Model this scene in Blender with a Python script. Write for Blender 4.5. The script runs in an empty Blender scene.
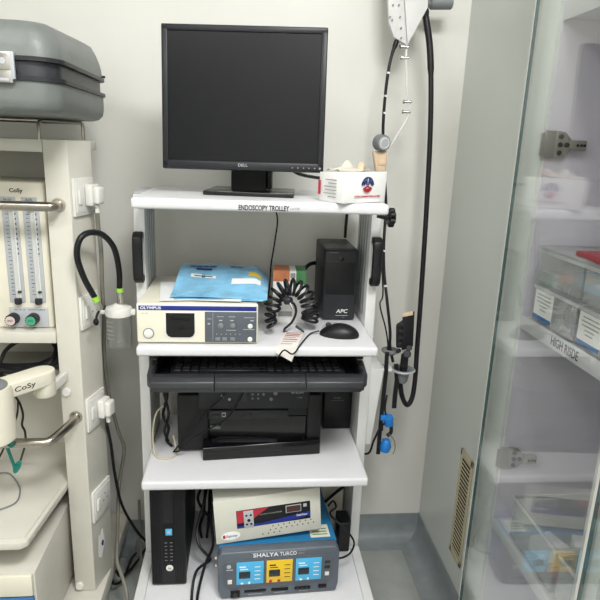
import bpy, bmesh, math, random
from mathutils import Vector, Matrix, Euler
random.seed(4)
S = bpy.context.scene
COL = S.collection
PI = math.pi
R = math.radians

# ------------------------------------------------------------------ camera, world, lights, exposure
cam_d = bpy.data.cameras.new('camera')
cam = bpy.data.objects.new('camera', cam_d)
COL.objects.link(cam)
def set_camera(pos, yaw, pitch, roll, f):
    cy, sy, cp, sp = math.cos(yaw), math.sin(yaw), math.cos(pitch), math.sin(pitch)
    fw = Vector((sy*cp, cy*cp, -sp)); r = Vector((cy, -sy, 0)); u = r.cross(fw)
    c, s = math.cos(roll), math.sin(roll)
    r2 = c*r + s*u; u2 = -s*r + c*u
    m = Matrix((r2, u2, -fw)).transposed().to_4x4()
    m.translation = Vector(pos)
    cam.matrix_world = m
    cam_d.sensor_fit = 'HORIZONTAL'; cam_d.sensor_width = 36.0
    cam_d.lens = f*36.0/600.0
    cam_d.clip_start = 0.02
set_camera((-0.0423, -1.3702, 1.4272), 0.1011, 0.2598, 0.0384, 577.9)
S.camera = cam

W = bpy.data.worlds.new('world'); S.world = W; W.use_nodes = True
W.node_tree.nodes['Background'].inputs[0].default_value = (0.9, 0.93, 1.0, 1)
W.node_tree.nodes['Background'].inputs[1].default_value = 0.05

def area(name, loc, sx, sy, power, col=(1, 0.992, 0.98)):
    l = bpy.data.lights.new(name, 'AREA'); l.shape = 'RECTANGLE'; l.size = sx; l.size_y = sy
    l.energy = power; l.color = col
    o = bpy.data.objects.new(name, l); COL.objects.link(o); o.location = loc
    return o
area('ceiling_lamp', (0.35, -1.35, 2.66), 0.6, 0.6, 50)
area('ceiling_lamp', (-1.0, -1.5, 2.66), 0.6, 0.6, 17)
area('ceiling_lamp', (-0.3, -2.35, 2.66), 1.2, 0.4, 16)

vs = S.view_settings
vs.view_transform = 'Standard'; vs.look = 'None'; vs.gamma = 1.0; vs.exposure = 0.1
vs.use_curve_mapping = False

# ------------------------------------------------------------------ materials
def lin(c):
    c /= 255.0
    return c/12.92 if c <= 0.04045 else ((c+0.055)/1.055)**2.4
def rgb(r, g, b): return (lin(r), lin(g), lin(b), 1)
MATS = {}
def M(name, col, rough=0.5, metal=0.0, var=0.06, scale=18.0, bump=0.0, bscale=60.0, coat=0.0, emit=None, spec=0.5):
    if name in MATS: return MATS[name]
    m = bpy.data.materials.new(name); m.use_nodes = True
    nt = m.node_tree; b = nt.nodes['Principled BSDF']
    c = rgb(*col)
    tc = nt.nodes.new('ShaderNodeTexCoord')
    n = nt.nodes.new('ShaderNodeTexNoise'); n.inputs['Scale'].default_value = scale; n.inputs['Detail'].default_value = 4
    nt.links.new(tc.outputs['Object'], n.inputs['Vector'])
    mp = nt.nodes.new('ShaderNodeMapRange')
    mp.inputs[1].default_value = 0.3; mp.inputs[2].default_value = 0.7
    mp.inputs[3].default_value = 1-var; mp.inputs[4].default_value = 1+var*0.5
    nt.links.new(n.outputs['Fac'], mp.inputs[0])
    mx = nt.nodes.new('ShaderNodeMix'); mx.data_type = 'RGBA'; mx.blend_type = 'MULTIPLY'
    mx.inputs[0].default_value = 1.0; mx.inputs[6].default_value = c
    nt.links.new(mp.outputs[0], mx.inputs[7])
    nt.links.new(mx.outputs[2], b.inputs['Base Color'])
    b.inputs['Roughness'].default_value = rough
    b.inputs['Metallic'].default_value = metal
    b.inputs['Specular IOR Level'].default_value = spec
    if coat: b.inputs['Coat Weight'].default_value = coat; b.inputs['Coat Roughness'].default_value = 0.08
    if bump:
        n2 = nt.nodes.new('ShaderNodeTexNoise'); n2.inputs['Scale'].default_value = bscale
        nt.links.new(tc.outputs['Object'], n2.inputs['Vector'])
        bp = nt.nodes.new('ShaderNodeBump'); bp.inputs['Strength'].default_value = bump; bp.inputs['Distance'].default_value = 0.01
        nt.links.new(n2.outputs['Fac'], bp.inputs['Height'])
        nt.links.new(bp.outputs[0], b.inputs['Normal'])
    MATS[name] = m
    return m
def CLEAR(name, tint, f0, rough=0.03, haze=0.0, hazecol=(200, 205, 205)):
    """thin clear sheet: transparent body, mirror coat growing towards grazing angles, optional milky haze"""
    m = bpy.data.materials.new(name); m.use_nodes = True
    nt = m.node_tree; nt.nodes.remove(nt.nodes['Principled BSDF']); out = nt.nodes['Material Output']
    tr = nt.nodes.new('ShaderNodeBsdfTransparent'); tr.inputs[0].default_value = tint
    gl = nt.nodes.new('ShaderNodeBsdfGlossy'); gl.inputs['Roughness'].default_value = rough
    lw = nt.nodes.new('ShaderNodeLayerWeight'); lw.inputs[0].default_value = 0.5
    pw = nt.nodes.new('ShaderNodeMath'); pw.operation = 'POWER'; pw.inputs[1].default_value = 4.0
    nt.links.new(lw.outputs['Facing'], pw.inputs[0])
    ma = nt.nodes.new('ShaderNodeMath'); ma.operation = 'MULTIPLY_ADD'; ma.inputs[1].default_value = 1-f0; ma.inputs[2].default_value = f0
    nt.links.new(pw.outputs[0], ma.inputs[0])
    src = tr
    if haze:
        df = nt.nodes.new('ShaderNodeBsdfDiffuse'); df.inputs[0].default_value = rgb(*hazecol)
        m0 = nt.nodes.new('ShaderNodeMixShader'); m0.inputs[0].default_value = haze
        nt.links.new(tr.outputs[0], m0.inputs[1]); nt.links.new(df.outputs[0], m0.inputs[2]); src = m0
    mx = nt.nodes.new('ShaderNodeMixShader')
    nt.links.new(ma.outputs[0], mx.inputs[0]); nt.links.new(src.outputs[0], mx.inputs[1]); nt.links.new(gl.outputs[0], mx.inputs[2])
    nt.links.new(mx.outputs[0], out.inputs[0])
    MATS[name] = m
    return m

m_wall = M('wall_enamel', (224, 223, 217), 0.28, var=0.03, scale=3, bump=0.08, bscale=9, coat=0.15)
m_panel = M('wall_panel', (208, 212, 207), 0.3, var=0.02, scale=3)
m_ceil = M('ceiling_paint', (235, 234, 230), 0.8)
m_floor = M('floor_vinyl', (158, 162, 158), 0.35, var=0.10, scale=14)
m_cove = M('cove_vinyl', (138, 145, 148), 0.3, var=0.14, scale=20, coat=0.2)
m_white = M('white_laminate', (214, 214, 217), 0.3, var=0.02)
m_post = M('white_steel', (214, 214, 213), 0.35, var=0.03)
m_alu = M('aluminium_profile', (160, 165, 168), 0.38, metal=0.6, var=0.06)
m_black = M('black_plastic', (23, 23, 26), 0.42, var=0.1, spec=0.35)
m_blackm = M('black_matt', (17, 17, 19), 0.6, var=0.12, spec=0.3)
m_blackg = M('black_gloss', (14, 14, 17), 0.15, var=0.1)
m_dark = M('charcoal_plastic', (42, 43, 47), 0.4, var=0.08, spec=0.35)
m_tray = M('tray_plastic', (46, 47, 51), 0.35, var=0.08)
m_screen = M('screen', (17, 18, 22), 0.3, var=0.1, scale=6, spec=0.22)
m_bezel = M('bezel', (34, 35, 39), 0.4, spec=0.3)
m_cream = M('cream_metal', (222, 217, 200), 0.42, var=0.04)
m_oly = M('cream_casing', (226, 222, 204), 0.4, var=0.03)
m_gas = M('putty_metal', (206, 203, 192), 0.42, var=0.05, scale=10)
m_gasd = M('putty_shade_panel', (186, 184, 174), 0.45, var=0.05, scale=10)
m_steel = M('brushed_steel', (176, 170, 160), 0.28, metal=1.0, var=0.1, scale=40)
m_chrome = M('chrome', (205, 203, 200), 0.18, metal=1.0)
m_case = M('grey_case', (112, 117, 114), 0.42, var=0.08, scale=30, bump=0.06, bscale=260)
m_caseband = M('case_band', (52, 54, 58), 0.4)
m_plug = M('white_plastic', (224, 222, 217), 0.35, var=0.02)
m_grey = M('grey_plastic', (120, 124, 126), 0.45)
m_lgrey = M('light_grey_plastic', (176, 180, 184), 0.45)
m_panelg = M('panel_grey', (84, 90, 98), 0.45)
m_navy = M('navy_stripe', (24, 44, 132), 0.4)
m_txtw = M('lettering_white', (238, 238, 238), 0.5, var=0)
m_txtk = M('lettering_black', (28, 28, 30), 0.5, var=0)
m_txtg = M('lettering_grey', (150, 150, 150), 0.5, var=0)
m_red = M('red_print', (178, 42, 60), 0.5)
m_blueprint = M('navy_print', (34, 48, 112), 0.5)
m_paper = M('white_paper', (236, 236, 234), 0.7, var=0.02)
m_tagp = M('pinkish_label_paper', (226, 220, 214), 0.7, var=0.04)
m_bluebag = M('blue_plastic_sleeve', (134, 194, 228), 0.25, var=0.25, scale=20, bump=0.5, bscale=26)
m_teal = M('blue_case_paint', (34, 112, 160), 0.4, var=0.06)
m_shgrey = M('slate_front', (88, 96, 106), 0.4, var=0.05)
m_skyp = M('sky_panel', (78, 178, 226), 0.45)
m_yelp = M('yellow_panel', (232, 192, 44), 0.45)
m_lcd = M('display_dark', (38, 44, 50), 0.2)
m_stab = M('stabiliser_cream', (206, 205, 194), 0.45, var=0.04)
m_green = M('lime_band', (160, 214, 78), 0.45)
m_gtube = M('grey_tube', (124, 121, 110), 0.4)
m_beige = M('beige_cable', (196, 186, 160), 0.45)
m_tealtube = M('teal_strap', (22, 124, 112), 0.5)
m_blue = M('bright_blue_plastic', (32, 124, 206), 0.4)
m_tan = M('tan_foam', (218, 192, 162), 0.7, var=0.1, scale=60)
m_orange = M('orange_print', (206, 128, 86), 0.6, var=0.15, scale=60)
m_greenp = M('green_print', (74, 134, 84), 0.6)
m_lilac = M('cabinet_lining', (222, 217, 228), 0.5, var=0.02)
m_frame = M('cabinet_frame', (206, 211, 207), 0.35, var=0.02)
m_redl = M('red_lid', (170, 36, 52), 0.4)
m_darkhole = M('vent_recess', (26, 24, 20), 0.8)
m_ventf = M('vent_frame', (196, 186, 156), 0.45)
m_hinge = M('hinge_steel', (164, 160, 152), 0.4, metal=0.5)
m_lab_blue = M('label_blue_edge', (52, 110, 168), 0.5)
m_glass = CLEAR('door_glass', (0.97, 0.98, 0.974, 1), 0.045, 0.0)
m_glassedge = M('glass_edge', (70, 92, 92), 0.2)
m_bin = CLEAR('clear_bin_plastic', (0.98, 0.985, 0.985, 1), 0.04, 0.1, haze=0.26, hazecol=(244, 246, 248))
m_rim = CLEAR('clear_bin_rim', (0.97, 0.98, 0.98, 1), 0.06, 0.1, haze=0.5, hazecol=(246, 248, 250))
m_jar = CLEAR('clear_jar_plastic', (0.97, 0.975, 0.97, 1), 0.05, 0.05, haze=0.025)
m_tubeglass = CLEAR('flow_tube_glass', (0.93, 0.95, 0.96, 1), 0.06, 0.05, haze=0.12)
m_glove = M('latex_glove', (206, 200, 186), 0.7, var=0.06)

# ------------------------------------------------------------------ mesh builder
class MB:
    def __init__(s): s.bm = bmesh.new()
    def _add(s, other, mat=None):
        if mat is not None: other.transform(mat)
        me = bpy.data.meshes.new('tmp'); other.to_mesh(me); other.free()
        s.bm.from_mesh(me); bpy.data.meshes.remove(me)
        return s
    def box(s, x0, x1, y0, y1, z0, z1, bev=0.0, seg=2, mat=None):
        b = bmesh.new(); bmesh.ops.create_cube(b, size=1)
        for v in b.verts:
            v.co = Vector((x0+(v.co.x+.5)*(x1-x0), y0+(v.co.y+.5)*(y1-y0), z0+(v.co.z+.5)*(z1-z0)))
        if bev: bmesh.ops.bevel(b, geom=b.edges[:], offset=bev, segments=seg, profile=0.5, affect='EDGES', clamp_overlap=True)
        return s._add(b, mat)
    def prism(s, poly, axis, lo, hi, bev=0.0, seg=2, mat=None):
        """poly: 2D points; axis 'x' -> (y,z), 'y' -> (x,z), 'z' -> (x,y)"""
        b = bmesh.new()
        def P(a, c, t):
            return {'x': (t, a, c), 'y': (a, t, c), 'z': (a, c, t)}[axis]
        lo_v = [b.verts.new(P(a, c, lo)) for a, c in poly]; hi_v = [b.verts.new(P(a, c, hi)) for a, c in poly]
        n = len(poly)
        b.faces.new(lo_v); b.faces.new(hi_v[::-1])
        for i in range(n): b.faces.new((lo_v[i], hi_v[i], hi_v[(i+1) % n], lo_v[(i+1) % n]))
        bmesh.ops.recalc_face_normals(b, faces=b.faces[:])
        if bev: bmesh.ops.bevel(b, geom=b.edges[:], offset=bev, segments=seg, profile=0.5, affect='EDGES', clamp_overlap=True)
        return s._add(b, mat)
    def hull8(s, pts, bev=0.0, seg=2):
        """box from 8 corners: bottom 4 (ccw), top 4 (ccw)"""
        b = bmesh.new(); v = [b.verts.new(p) for p in pts]
        for f in ((3, 2, 1, 0), (4, 5, 6, 7), (0, 1, 5, 4), (1, 2, 6, 5), (2, 3, 7, 6), (3, 0, 4, 7)):
            b.faces.new([v[i] for i in f])
        bmesh.ops.recalc_face_normals(b, faces=b.faces[:])
        if bev: bmesh.ops.bevel(b, geom=b.edges[:], offset=bev, segments=seg, profile=0.5, affect='EDGES', clamp_overlap=True)
        return s._add(b)
    def lathe(s, prof, loc=(0, 0, 0), axis=(0, 0, 1), seg=24, caps=True):
        b = bmesh.new(); rings = []
        for r, z in prof:
            rings.append([b.verts.new((r*math.cos(2*PI*i/seg), r*math.sin(2*PI*i/seg), z)) for i in range(seg)])
        for a, c in zip(rings, rings[1:]):
            for i in range(seg): b.faces.new((a[i], a[(i+1) % seg], c[(i+1) % seg], c[i]))
        if caps:
            b.faces.new(rings[0][::-1]); b.faces.new(rings[-1])
        q = Vector((0, 0, 1)).rotation_difference(Vector(axis).normalized())
        return s._add(b, Matrix.Translation(loc) @ q.to_matrix().to_4x4())
    def cyl(s, p0, p1, r, r1=None, seg=16, bev=0.0):
        p0 = Vector(p0); p1 = Vector(p1); L = (p1-p0).length; r1 = r if r1 is None else r1
        e = min(bev, r*.5, r1*.5, L*.3) if bev else 0
        prof = [(r-e, 0), (r, e), (r1, L-e), (r1-e, L)] if e else [(r, 0), (r1, L)]
        return s.lathe(prof, p0, p1-p0, seg)
    def tube(s, pts, r, seg=8, sub=6, closed=False, smooth=True):
        pts = [Vector(p) for p in pts]
        if smooth and len(pts) > 2:
            n = len(pts); out = []
            rng = range(n) if closed else range(n-1)
            for i in rng:
                p0 = pts[(i-1) % n] if (closed or i > 0) else pts[0]*2-pts[1]
                p1 = pts[i]; p2 = pts[(i+1) % n]
                p3 = pts[(i+2) % n] if (closed or i+2 < n) else pts[-1]*2-pts[-2]
                for k in range(sub):
                    t = k/sub
                    out.append(0.5*((2*p1)+(-p0+p2)*t+(2*p0-5*p1+4*p2-p3)*t*t+(-p0+3*p1-3*p2+p3)*t**3))
            if not closed: out.append(pts[-1])
            pts = out
        n = len(pts); b = bmesh.new(); rings = []
        tan = []
        for i in range(n):
            a = pts[(i-1) % n] if (closed or i > 0) else pts[i]; c = pts[(i+1) % n] if (closed or i < n-1) else pts[i]
            tan.append((c-a).normalized())
        nrm = tan[0].orthogonal().normalized()
        for i in range(n):
            if i: nrm = (nrm - tan[i]*nrm.dot(tan[i])).normalized()
            bi = tan[i].cross(nrm)
            rr = r(i/(n-1)) if callable(r) else r
            rings.append([b.verts.new(pts[i]+nrm*rr*math.cos(2*PI*k/seg)+bi*rr*math.sin(2*PI*k/seg)) for k in range(seg)])
        for i in range(n if closed else n-1):
            a = rings[i]; c = rings[(i+1) % n]
            for k in range(seg): b.faces.new((a[k], a[(k+1) % seg], c[(k+1) % seg], c[k]))
        if not closed: b.faces.new(rings[0][::-1]); b.faces.new(rings[-1])
        bmesh.ops.recalc_face_normals(b, faces=b.faces[:])
        return s._add(b)
    def ribbon(s, pts, w, th, up=(0, 0, 1)):
        pts = [Vector(p) for p in pts]; b = bmesh.new(); rings = []
        for i, p in enumerate(pts):
            t = (pts[min(i+1, len(pts)-1)]-pts[max(i-1, 0)]).normalized()
            sd = t.cross(Vector(up)).normalized(); n = sd.cross(t).normalized()
            rings.append([b.verts.new(p+sd*w/2*a+n*th/2*c) for a, c in ((-1, -1), (1, -1), (1, 1), (-1, 1))])
        for a, c in zip(rings, rings[1:]):
            for k in range(4): b.faces.new((a[k], a[(k+1) % 4], c[(k+1) % 4], c[k]))
        b.faces.new(rings[0][::-1]); b.faces.new(rings[-1])
        bmesh.ops.recalc_face_normals(b, faces=b.faces[:])
        return s._add(b)
    def sheet(s, grid, th=0.0006):
        """grid[i][j] points -> thin solid sheet"""
        b = bmesh.new(); vv = [[b.verts.new(p) for p in row] for row in grid]
        for i in range(len(vv)-1):
            for j in range(len(vv[0])-1): b.faces.new((vv[i][j], vv[i+1][j], vv[i+1][j+1], vv[i][j+1]))
        bmesh.ops.recalc_face_normals(b, faces=b.faces[:])
        bmesh.ops.solidify(b, geom=b.faces[:], thickness=th)
        return s._add(b)
    def sphere(s, c, r, sc=(1, 1, 1), seg=16):
        b = bmesh.new(); bmesh.ops.create_uvsphere(b, u_segments=seg, v_segments=seg//2+2, radius=r)
        return s._add(b, Matrix.Translation(c) @ Matrix.Diagonal((*sc, 1)))
    def build(s, name, mat, parent=None, org=None, smooth=True):
        if parent is not None and org is None:
            org = ORG.get(parent.name, (0, 0, 0))
        org = Vector(org or (0, 0, 0))
        s.bm.transform(Matrix.Translation(-org))
        me = bpy.data.meshes.new(name); s.bm.to_mesh(me); s.bm.free()
        me.materials.append(mat)
        if smooth:
            me.shade_smooth()
            me.set_sharp_from_angle(angle=R(38))
        o = bpy.data.objects.new(name, me); COL.objects.link(o)
        if parent is None: o.location = org
        else: o.parent = parent
        ORG[o.name] = tuple(org)
        return o
ORG = {}
def tag(o, label, cat, group=None, kind=None):
    if label: o['label'] = label
    if cat: o['category'] = cat
    if group: o['group'] = group
    if kind: o['kind'] = kind
    return o
def thing(name, label, cat, loc=(0, 0, 0), rot=None, group=None):
    """Empty at the base. Without rot its parts are given in world coordinates, with rot in local ones."""
    o = bpy.data.objects.new(name, None); COL.objects.link(o); o.empty_display_size = 0.05
    o.location = loc
    if rot is not None: o.rotation_euler = rot; ORG[o.name] = (0, 0, 0)
    else: ORG[o.name] = tuple(loc)
    return tag(o, label, cat, group)
def struct(name, mb, mat, smooth=True):
    o = mb.build(name, mat, None, (0, 0, 0), smooth); o['kind'] = 'structure'; return o
FRONT = Matrix.Rotation(R(90), 4, 'X')                       # reads from -Y
def text(name, s, loc, mat, parent, width=None, size=0.02, orient=FRONT, align='CENTER', ext=0.0003, shear=0, bold=0.0, height=None):
    cu = bpy.data.curves.new('t', 'FONT'); cu.body = s; cu.size = size; cu.extrude = ext
    cu.align_x = align; cu.align_y = 'CENTER'; cu.shear = shear; cu.offset = bold*size*0.35; cu.resolution_u = 3
    t = bpy.data.objects.new('t', cu); COL.objects.link(t)
    dg = bpy.context.evaluated_depsgraph_get()
    me = bpy.data.meshes.new_from_object(t.evaluated_get(dg))
    bpy.data.objects.remove(t); bpy.data.curves.remove(cu)
    xs = [v.co.x for v in me.vertices]; ys = [v.co.y for v in me.vertices]
    k = width/(max(xs)-min(xs)) if width else 1.0
    ky = height/(max(ys)-min(ys)) if height else k
    org = Vector(ORG.get(parent.name, (0, 0, 0)))
    me.transform(Matrix.Translation(Vector(loc)-org) @ orient @ Matrix.Diagonal((k, ky, 1, 1)))
    me.name = name; me.materials.clear(); me.materials.append(mat)
    o = bpy.data.objects.new(name, me); COL.objects.link(o); o.parent = parent; ORG[o.name] = tuple(org)
    return o
def smooth_loop(pts, n=6):
    return pts
def cable(name, label, pts, r, mat, cat='cable', group=None, seg=8):
    o = MB().tube(pts, r, seg).build(name, mat, None, pts[0])
    return tag(o, label, cat, group)

# ------------------------------------------------------------------ room shell
XL, XR, YB, YF, ZC = -2.1, 0.632, 0.49, -2.9, 2.72
CX1 = 0.885
struct('floor', MB().box(XL, CX1, YF, YB, -0.05, 0), m_floor)
struct('ceiling', MB().box(XL-.1, CX1+.1, YF-.1, YB+.1, ZC, ZC+.06), m_ceil)
struct('wall_back', MB().box(XL-.1, CX1+.1, YB, YB+.1, 0, ZC), m_wall)
struct('wall_left', MB().box(XL-.1, XL, YF, YB, 0, ZC), m_wall)
struct('wall_front', MB().box(XL-.1, CX1+.1, YF-.1, YF, 0, ZC), m_wall)
w = MB().box(XR, CX1+.1, -0.252, YB, 0, ZC)
struct('wall_right', w, m_panel)
struct('wall_right_recess', MB().box(CX1, CX1+.1, YF, -0.252, 0, ZC), m_panel)
# coved vinyl skirting
def cove_profile(h=0.1, t=0.004, rad=0.055):
    pts = [(0, h), (-t, h)]
    for i in range(9):
        a = i/8*PI/2
        pts.append((-t-rad*(1-math.cos(a)), rad*(1-math.sin(a))+0.002) if False else (-t-rad+rad*math.cos(a), rad+0.002-rad*math.sin(a)))
    pts += [(-t-rad-.02, 0.002), (-t-rad-.02, 0), (0, 0)]
    return pts
pr = cove_profile()
struct('baseboard_back', MB().prism([(YB+a, z) for a, z in pr], 'x', XL, XR), m_cove)
struct('baseboard_right', MB().prism([(XR+a*1.02, z*1.02+(.0008 if z > .001 else 0)) for a, z in pr], 'y', -0.25, YB-.0005), m_cove)

# ------------------------------------------------------------------ vent grille on the right wall
t = thing('air_vent', 'narrow cream louvred vent grille low on the right wall', 'vent', (XR, 0.122, 0.19))
vy0, vy1, vz0, vz1 = 0.078, 0.168, 0.192, 0.556
f = MB()
f.box(XR-.005, XR-.0005, vy0, vy0+.011, vz0, vz1, .0015); f.box(XR-.005, XR-.0005, vy1-.011, vy1, vz0, vz1, .0015)
f.box(XR-.005, XR-.0005, vy0, vy1, vz0, vz0+.02, .0015); f.box(XR-.005, XR-.0005, vy0, vy1, vz1-.02, vz1, .0015)
f.build('vent_frame', m_ventf, t)
MB().box(XR-.0015, XR-.0004, vy0+.008, vy1-.008, vz0+.01, vz1-.01).build('recess', m_darkhole, t)
f = MB()
for k in range(24):
    z = vz0+.026+k*.0136
    f.prism([(XR-.0040, z), (XR-.002, z+.0015), (XR-.002, z+.0035), (XR-.0040, z+.0025)], 'y', vy0+.01, vy1-.01)
f.build('louvre', m_ventf, t)

# ------------------------------------------------------------------ glass-fronted cabinet
GX = 0.485
CY0, CY1 = -0.262, -1.06
CH = 2.05
t = thing('glass_cabinet', 'tall white steel storage cabinet with glass doors along the right wall', 'cabinet', (0.685, -0.66, 0))
MB().box(GX+.006, 0.88, CY0-.07, CY0, 0.0, CH, .002).build('side_panel', m_frame, t)
MB().box(GX+.006, 0.88, CY1-.03, CY1+.03, 0.0, CH, .002).build('side_panel', m_frame, t)
MB().box(0.862, 0.88, CY1+.03, CY0-.07, 0.0, CH).build('back_panel', m_lilac, t)
MB().box(GX+.012, 0.862, CY0-.0745, CY0-.0705, 0.11, CH-.05).build('lining', m_lilac, t)
MB().box(GX+.006, 0.862, CY1+.03, CY0-.07, 0.0, 0.10, .002).build('plinth', m_frame, t)
MB().box(GX+.006, 0.862, CY1+.03, CY0-.07, CH-.05, CH, .002).build('top_panel', m_frame, t)
MB().box(GX+.006, GX+.03, -0.69, -0.635, 0.10, CH-.05, .002).build('centre_stile', m_frame, t)
SHY0, SHY1 = -0.3375, -1.029
for z in (1.655, 1.105, 0.655):
    f = MB().box(0.498, 0.860, SHY1, SHY0, z, z+.02, .002)
    sh = f.build('shelf', m_white, t)
    MB().box(0.4955, 0.4985, SHY1, SHY0, z-.004, z+.024, .001).build('shelf_edge', m_white, sh)
    if abs(z-1.105) < .01:
        text('lettering', 'HIGH RISDE', (0.4953, -0.497, z+.010), m_txtk, sh, width=0.085,
             orient=Matrix.Rotation(R(-90), 4, 'Z') @ FRONT, height=0.016)
for (ya, yb) in ((-0.262, -0.659), (-0.665, -1.06)):
    d = MB().box(GX-.005, GX, yb, ya, 0.06, CH-.02).build('door', m_glass, t, smooth=False)
    e = MB(); e.box(GX-.0055, GX+.0005, ya-.0002, ya+.0026, 0.06, CH-.02)
    e.build('edge_trim', m_plug, d)
    MB().box(GX-.0054, GX+.0004, ya-.0028, ya-.0004, 0.06, CH-.02).build('glass_edge', m_glassedge, d)
    e = MB(); e.box(GX-.0055, GX+.0005, yb-.0018, yb+.0002, 0.06, CH-.02)
    e.build('edge_trim', m_plug, d)
for z in (1.447, 0.818):
    h = MB()
    h.box(0.492, 0.513, -.3425, -.337, z-.024, z+.024, .001)
    h.prism([(0.511, z-.024), (0.527, z-.022), (0.542, z-.008), (0.542, z+.008), (0.527, z+.022), (0.511, z+.024)], 'y', -.345, -.337, .001)
    h.box(0.537, 0.566, -.352, -.337, z-.009, z+.009, .002)
    hg = h.build('hinge', m_hinge, t)
    s_ = MB()
    for dx, dz in ((.519, .014), (.519, -.014), (.519, 0), (.531, 0)): s_.cyl((dx, -.347, z+dz), (dx, -.344, z+dz), .0045, seg=12)
    for dx in (.548, .555, .561): s_.cyl((dx, -.3545, z), (dx, -.351, z), .0022, seg=8)
    s_.build('screw', m_blackm, hg)
    s_ = MB().box(0.4845, 0.497, -.3415, -.337, z-.02, z+.02, .001); s_.build('cup', m_hinge, hg)

def clear_bin(ya, yb, z0, z1, label, lab=True, lid=True, x0=0.503, x1=0.72, group='clear bins in the cabinet'):
    t = thing('storage_bin', label, 'bin', ((x0+x1)/2, (ya+yb)/2, z0), group=group)
    y0, y1 = min(ya, yb), max(ya, yb); th = .0022
    b = MB()
    b.box(x0, x1, y0, y1, z0, z0+th); b.box(x0, x0+th, y0, y1, z0+th, z1); b.box(x1-th, x1, y0, y1, z0+th, z1)
    b.box(x0+th, x1-th, y0, y0+th, z0+th, z1); b.box(x0+th, x1-th, y1-th, y1, z0+th, z1)
    b.build('tub', m_bin, t, smooth=False)
    if lid: MB().box(x0+th, x1-th, (y0+y1)/2-.001, (y0+y1)/2+.001, z0+th, z1-.01).build('divider', m_bin, t, smooth=False)
    r = MB()
    r.box(x0-.003, x0, y0-.002, y1+.002, z1-.008, z1-.001, .001); r.box(x1, x1+.003, y0-.002, y1+.002, z1-.008, z1-.001, .001)
    r.box(x0-.003, x1+.003, y0-.003, y0, z1-.008, z1-.001, .001); r.box(x0-.003, x1+.003, y1, y1+.003, z1-.008, z1-.001, .001)
    r.build('rim', m_rim, t)
    if lid: MB().box(x0-.004, x1+.004, y0-.003, y1+.003, z1, z1+.004, .001).build('lid', m_bin, t)
    if lab:
        yl1 = y1-.004; yl0 = yl1-.064
        l = MB().box(x0-.0012, x0-.0004, yl0, yl1, z0+.004, z1-.009).build('paper_label', m_paper, t)
        MB().box(x0-.0016, x0-.0011, yl0, yl1, z0+.004, z0+.012).build('label_band', m_lab_blue, l)
        q = MB()
        for k in range(5):
            wd = (.044, .05, .046, .026, .02)[k]; zc = z1-.016-k*.0068
            q.box(x0-.0016, x0-.0011, (yl0+yl1)/2-wd/2, (yl0+yl1)/2+wd/2, zc-.001, zc+.001)
        q.build('label_lines', m_txtg, l)
    return t
Zs = 1.1295
clear_bin(-.364, -.505, Zs, Zs+.067, 'clear lidded bin with white paper label, lower row nearest the door hinges')
clear_bin(-.512, -.654, Zs, Zs+.067, 'clear bin with paper label at the right picture edge, lower row on lettered shelf')
clear_bin(-.664, -.805, Zs, Zs+.067, 'clear lidded bin on the lettered shelf behind the second glass door')
clear_bin(-.362, -.505, Zs+.0715, Zs+.134, 'unlabelled clear bin stacked in the upper row nearest the hinge side', lab=False)
clear_bin(-.512, -.654, Zs+.0715, Zs+.134, 'unlabelled clear bin stacked in the upper row, under the red lid', lab=False)
o = MB().box(.51, .60, -.64, -.462, Zs+.138, Zs+.147, .002).build('red_tray', m_redl, None, (.555, -.55, Zs+.138))
tag(o, 'flat red plastic tray lying on the upper clear bin', 'tray')
# small packets in the bins
rr = random.Random(3)
def packet(x, y, z, mat, lab, cat='packet', w=.03, d=.04, h=.008, rz=0, grp='packets inside the clear bins'):
    o = MB().box(-w/2, w/2, -d/2, d/2, 0, h, min(.003, h*.3)).build('packet', mat, None, (0, 0, 0))
    o.location = (x, y, z); o.rotation_euler = (0, 0, rz); tag(o, lab, cat, grp); return o
packet(.535, -.455, Zs+.0025, m_paper, 'small white packet behind the label in the lower bin by the hinges', rz=.4)
packet(.53, -.49, Zs+.0025, m_lab_blue, 'blue packet in the lower bin nearest the hinges', rz=-.2, h=.014)
packet(.53, -.575, Zs+.074, m_cream, 'cream packet inside the upper bin under the red tray', rz=.3, h=.012)
packet(.535, -.62, Zs+.074, m_paper, 'white packet inside the upper bin under the red tray', rz=-.3, h=.012)
Zl = .6795
clear_bin(-.40, -.56, Zl, Zl+.09, 'open clear bin of white packets on the lowest shelf', lab=False, lid=False)
clear_bin(-.575, -.735, Zl, Zl+.09, 'open clear bin on the lowest shelf by the centre stile', lab=False, lid=False)
packet(.55, -.47, Zl+.003, m_paper, 'white packet standing out in the open bin on the lowest shelf', w=.05, d=.06, h=.03, rz=.3)
packet(.61, -.50, Zl+.003, m_paper, 'second white packet at the back of the open bin', w=.05, d=.07, h=.04, rz=-.3)
packet(.53, -.53, Zl+.003, m_orange, 'orange packet at the front of the open bin', w=.015, d=.035, h=.022, rz=.2)
packet(.53, -.605, Zl+.003, m_yelp, 'yellow packet in the clear bin by the centre stile', w=.02, d=.02, h=.02, rz=.2)
packet(.60, -.64, Zl+.003, m_paper, 'white packet in the clear bin by the centre stile', w=.06, d=.09, h=.03, rz=.1)
o = MB().box(.52, .70, -.56, -.40, 1.676, 1.74, .004).build('carton', m_lgrey, None, (.61, -.48, 1.676))
tag(o, 'grey carton on the topmost cabinet shelf', 'box')

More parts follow.
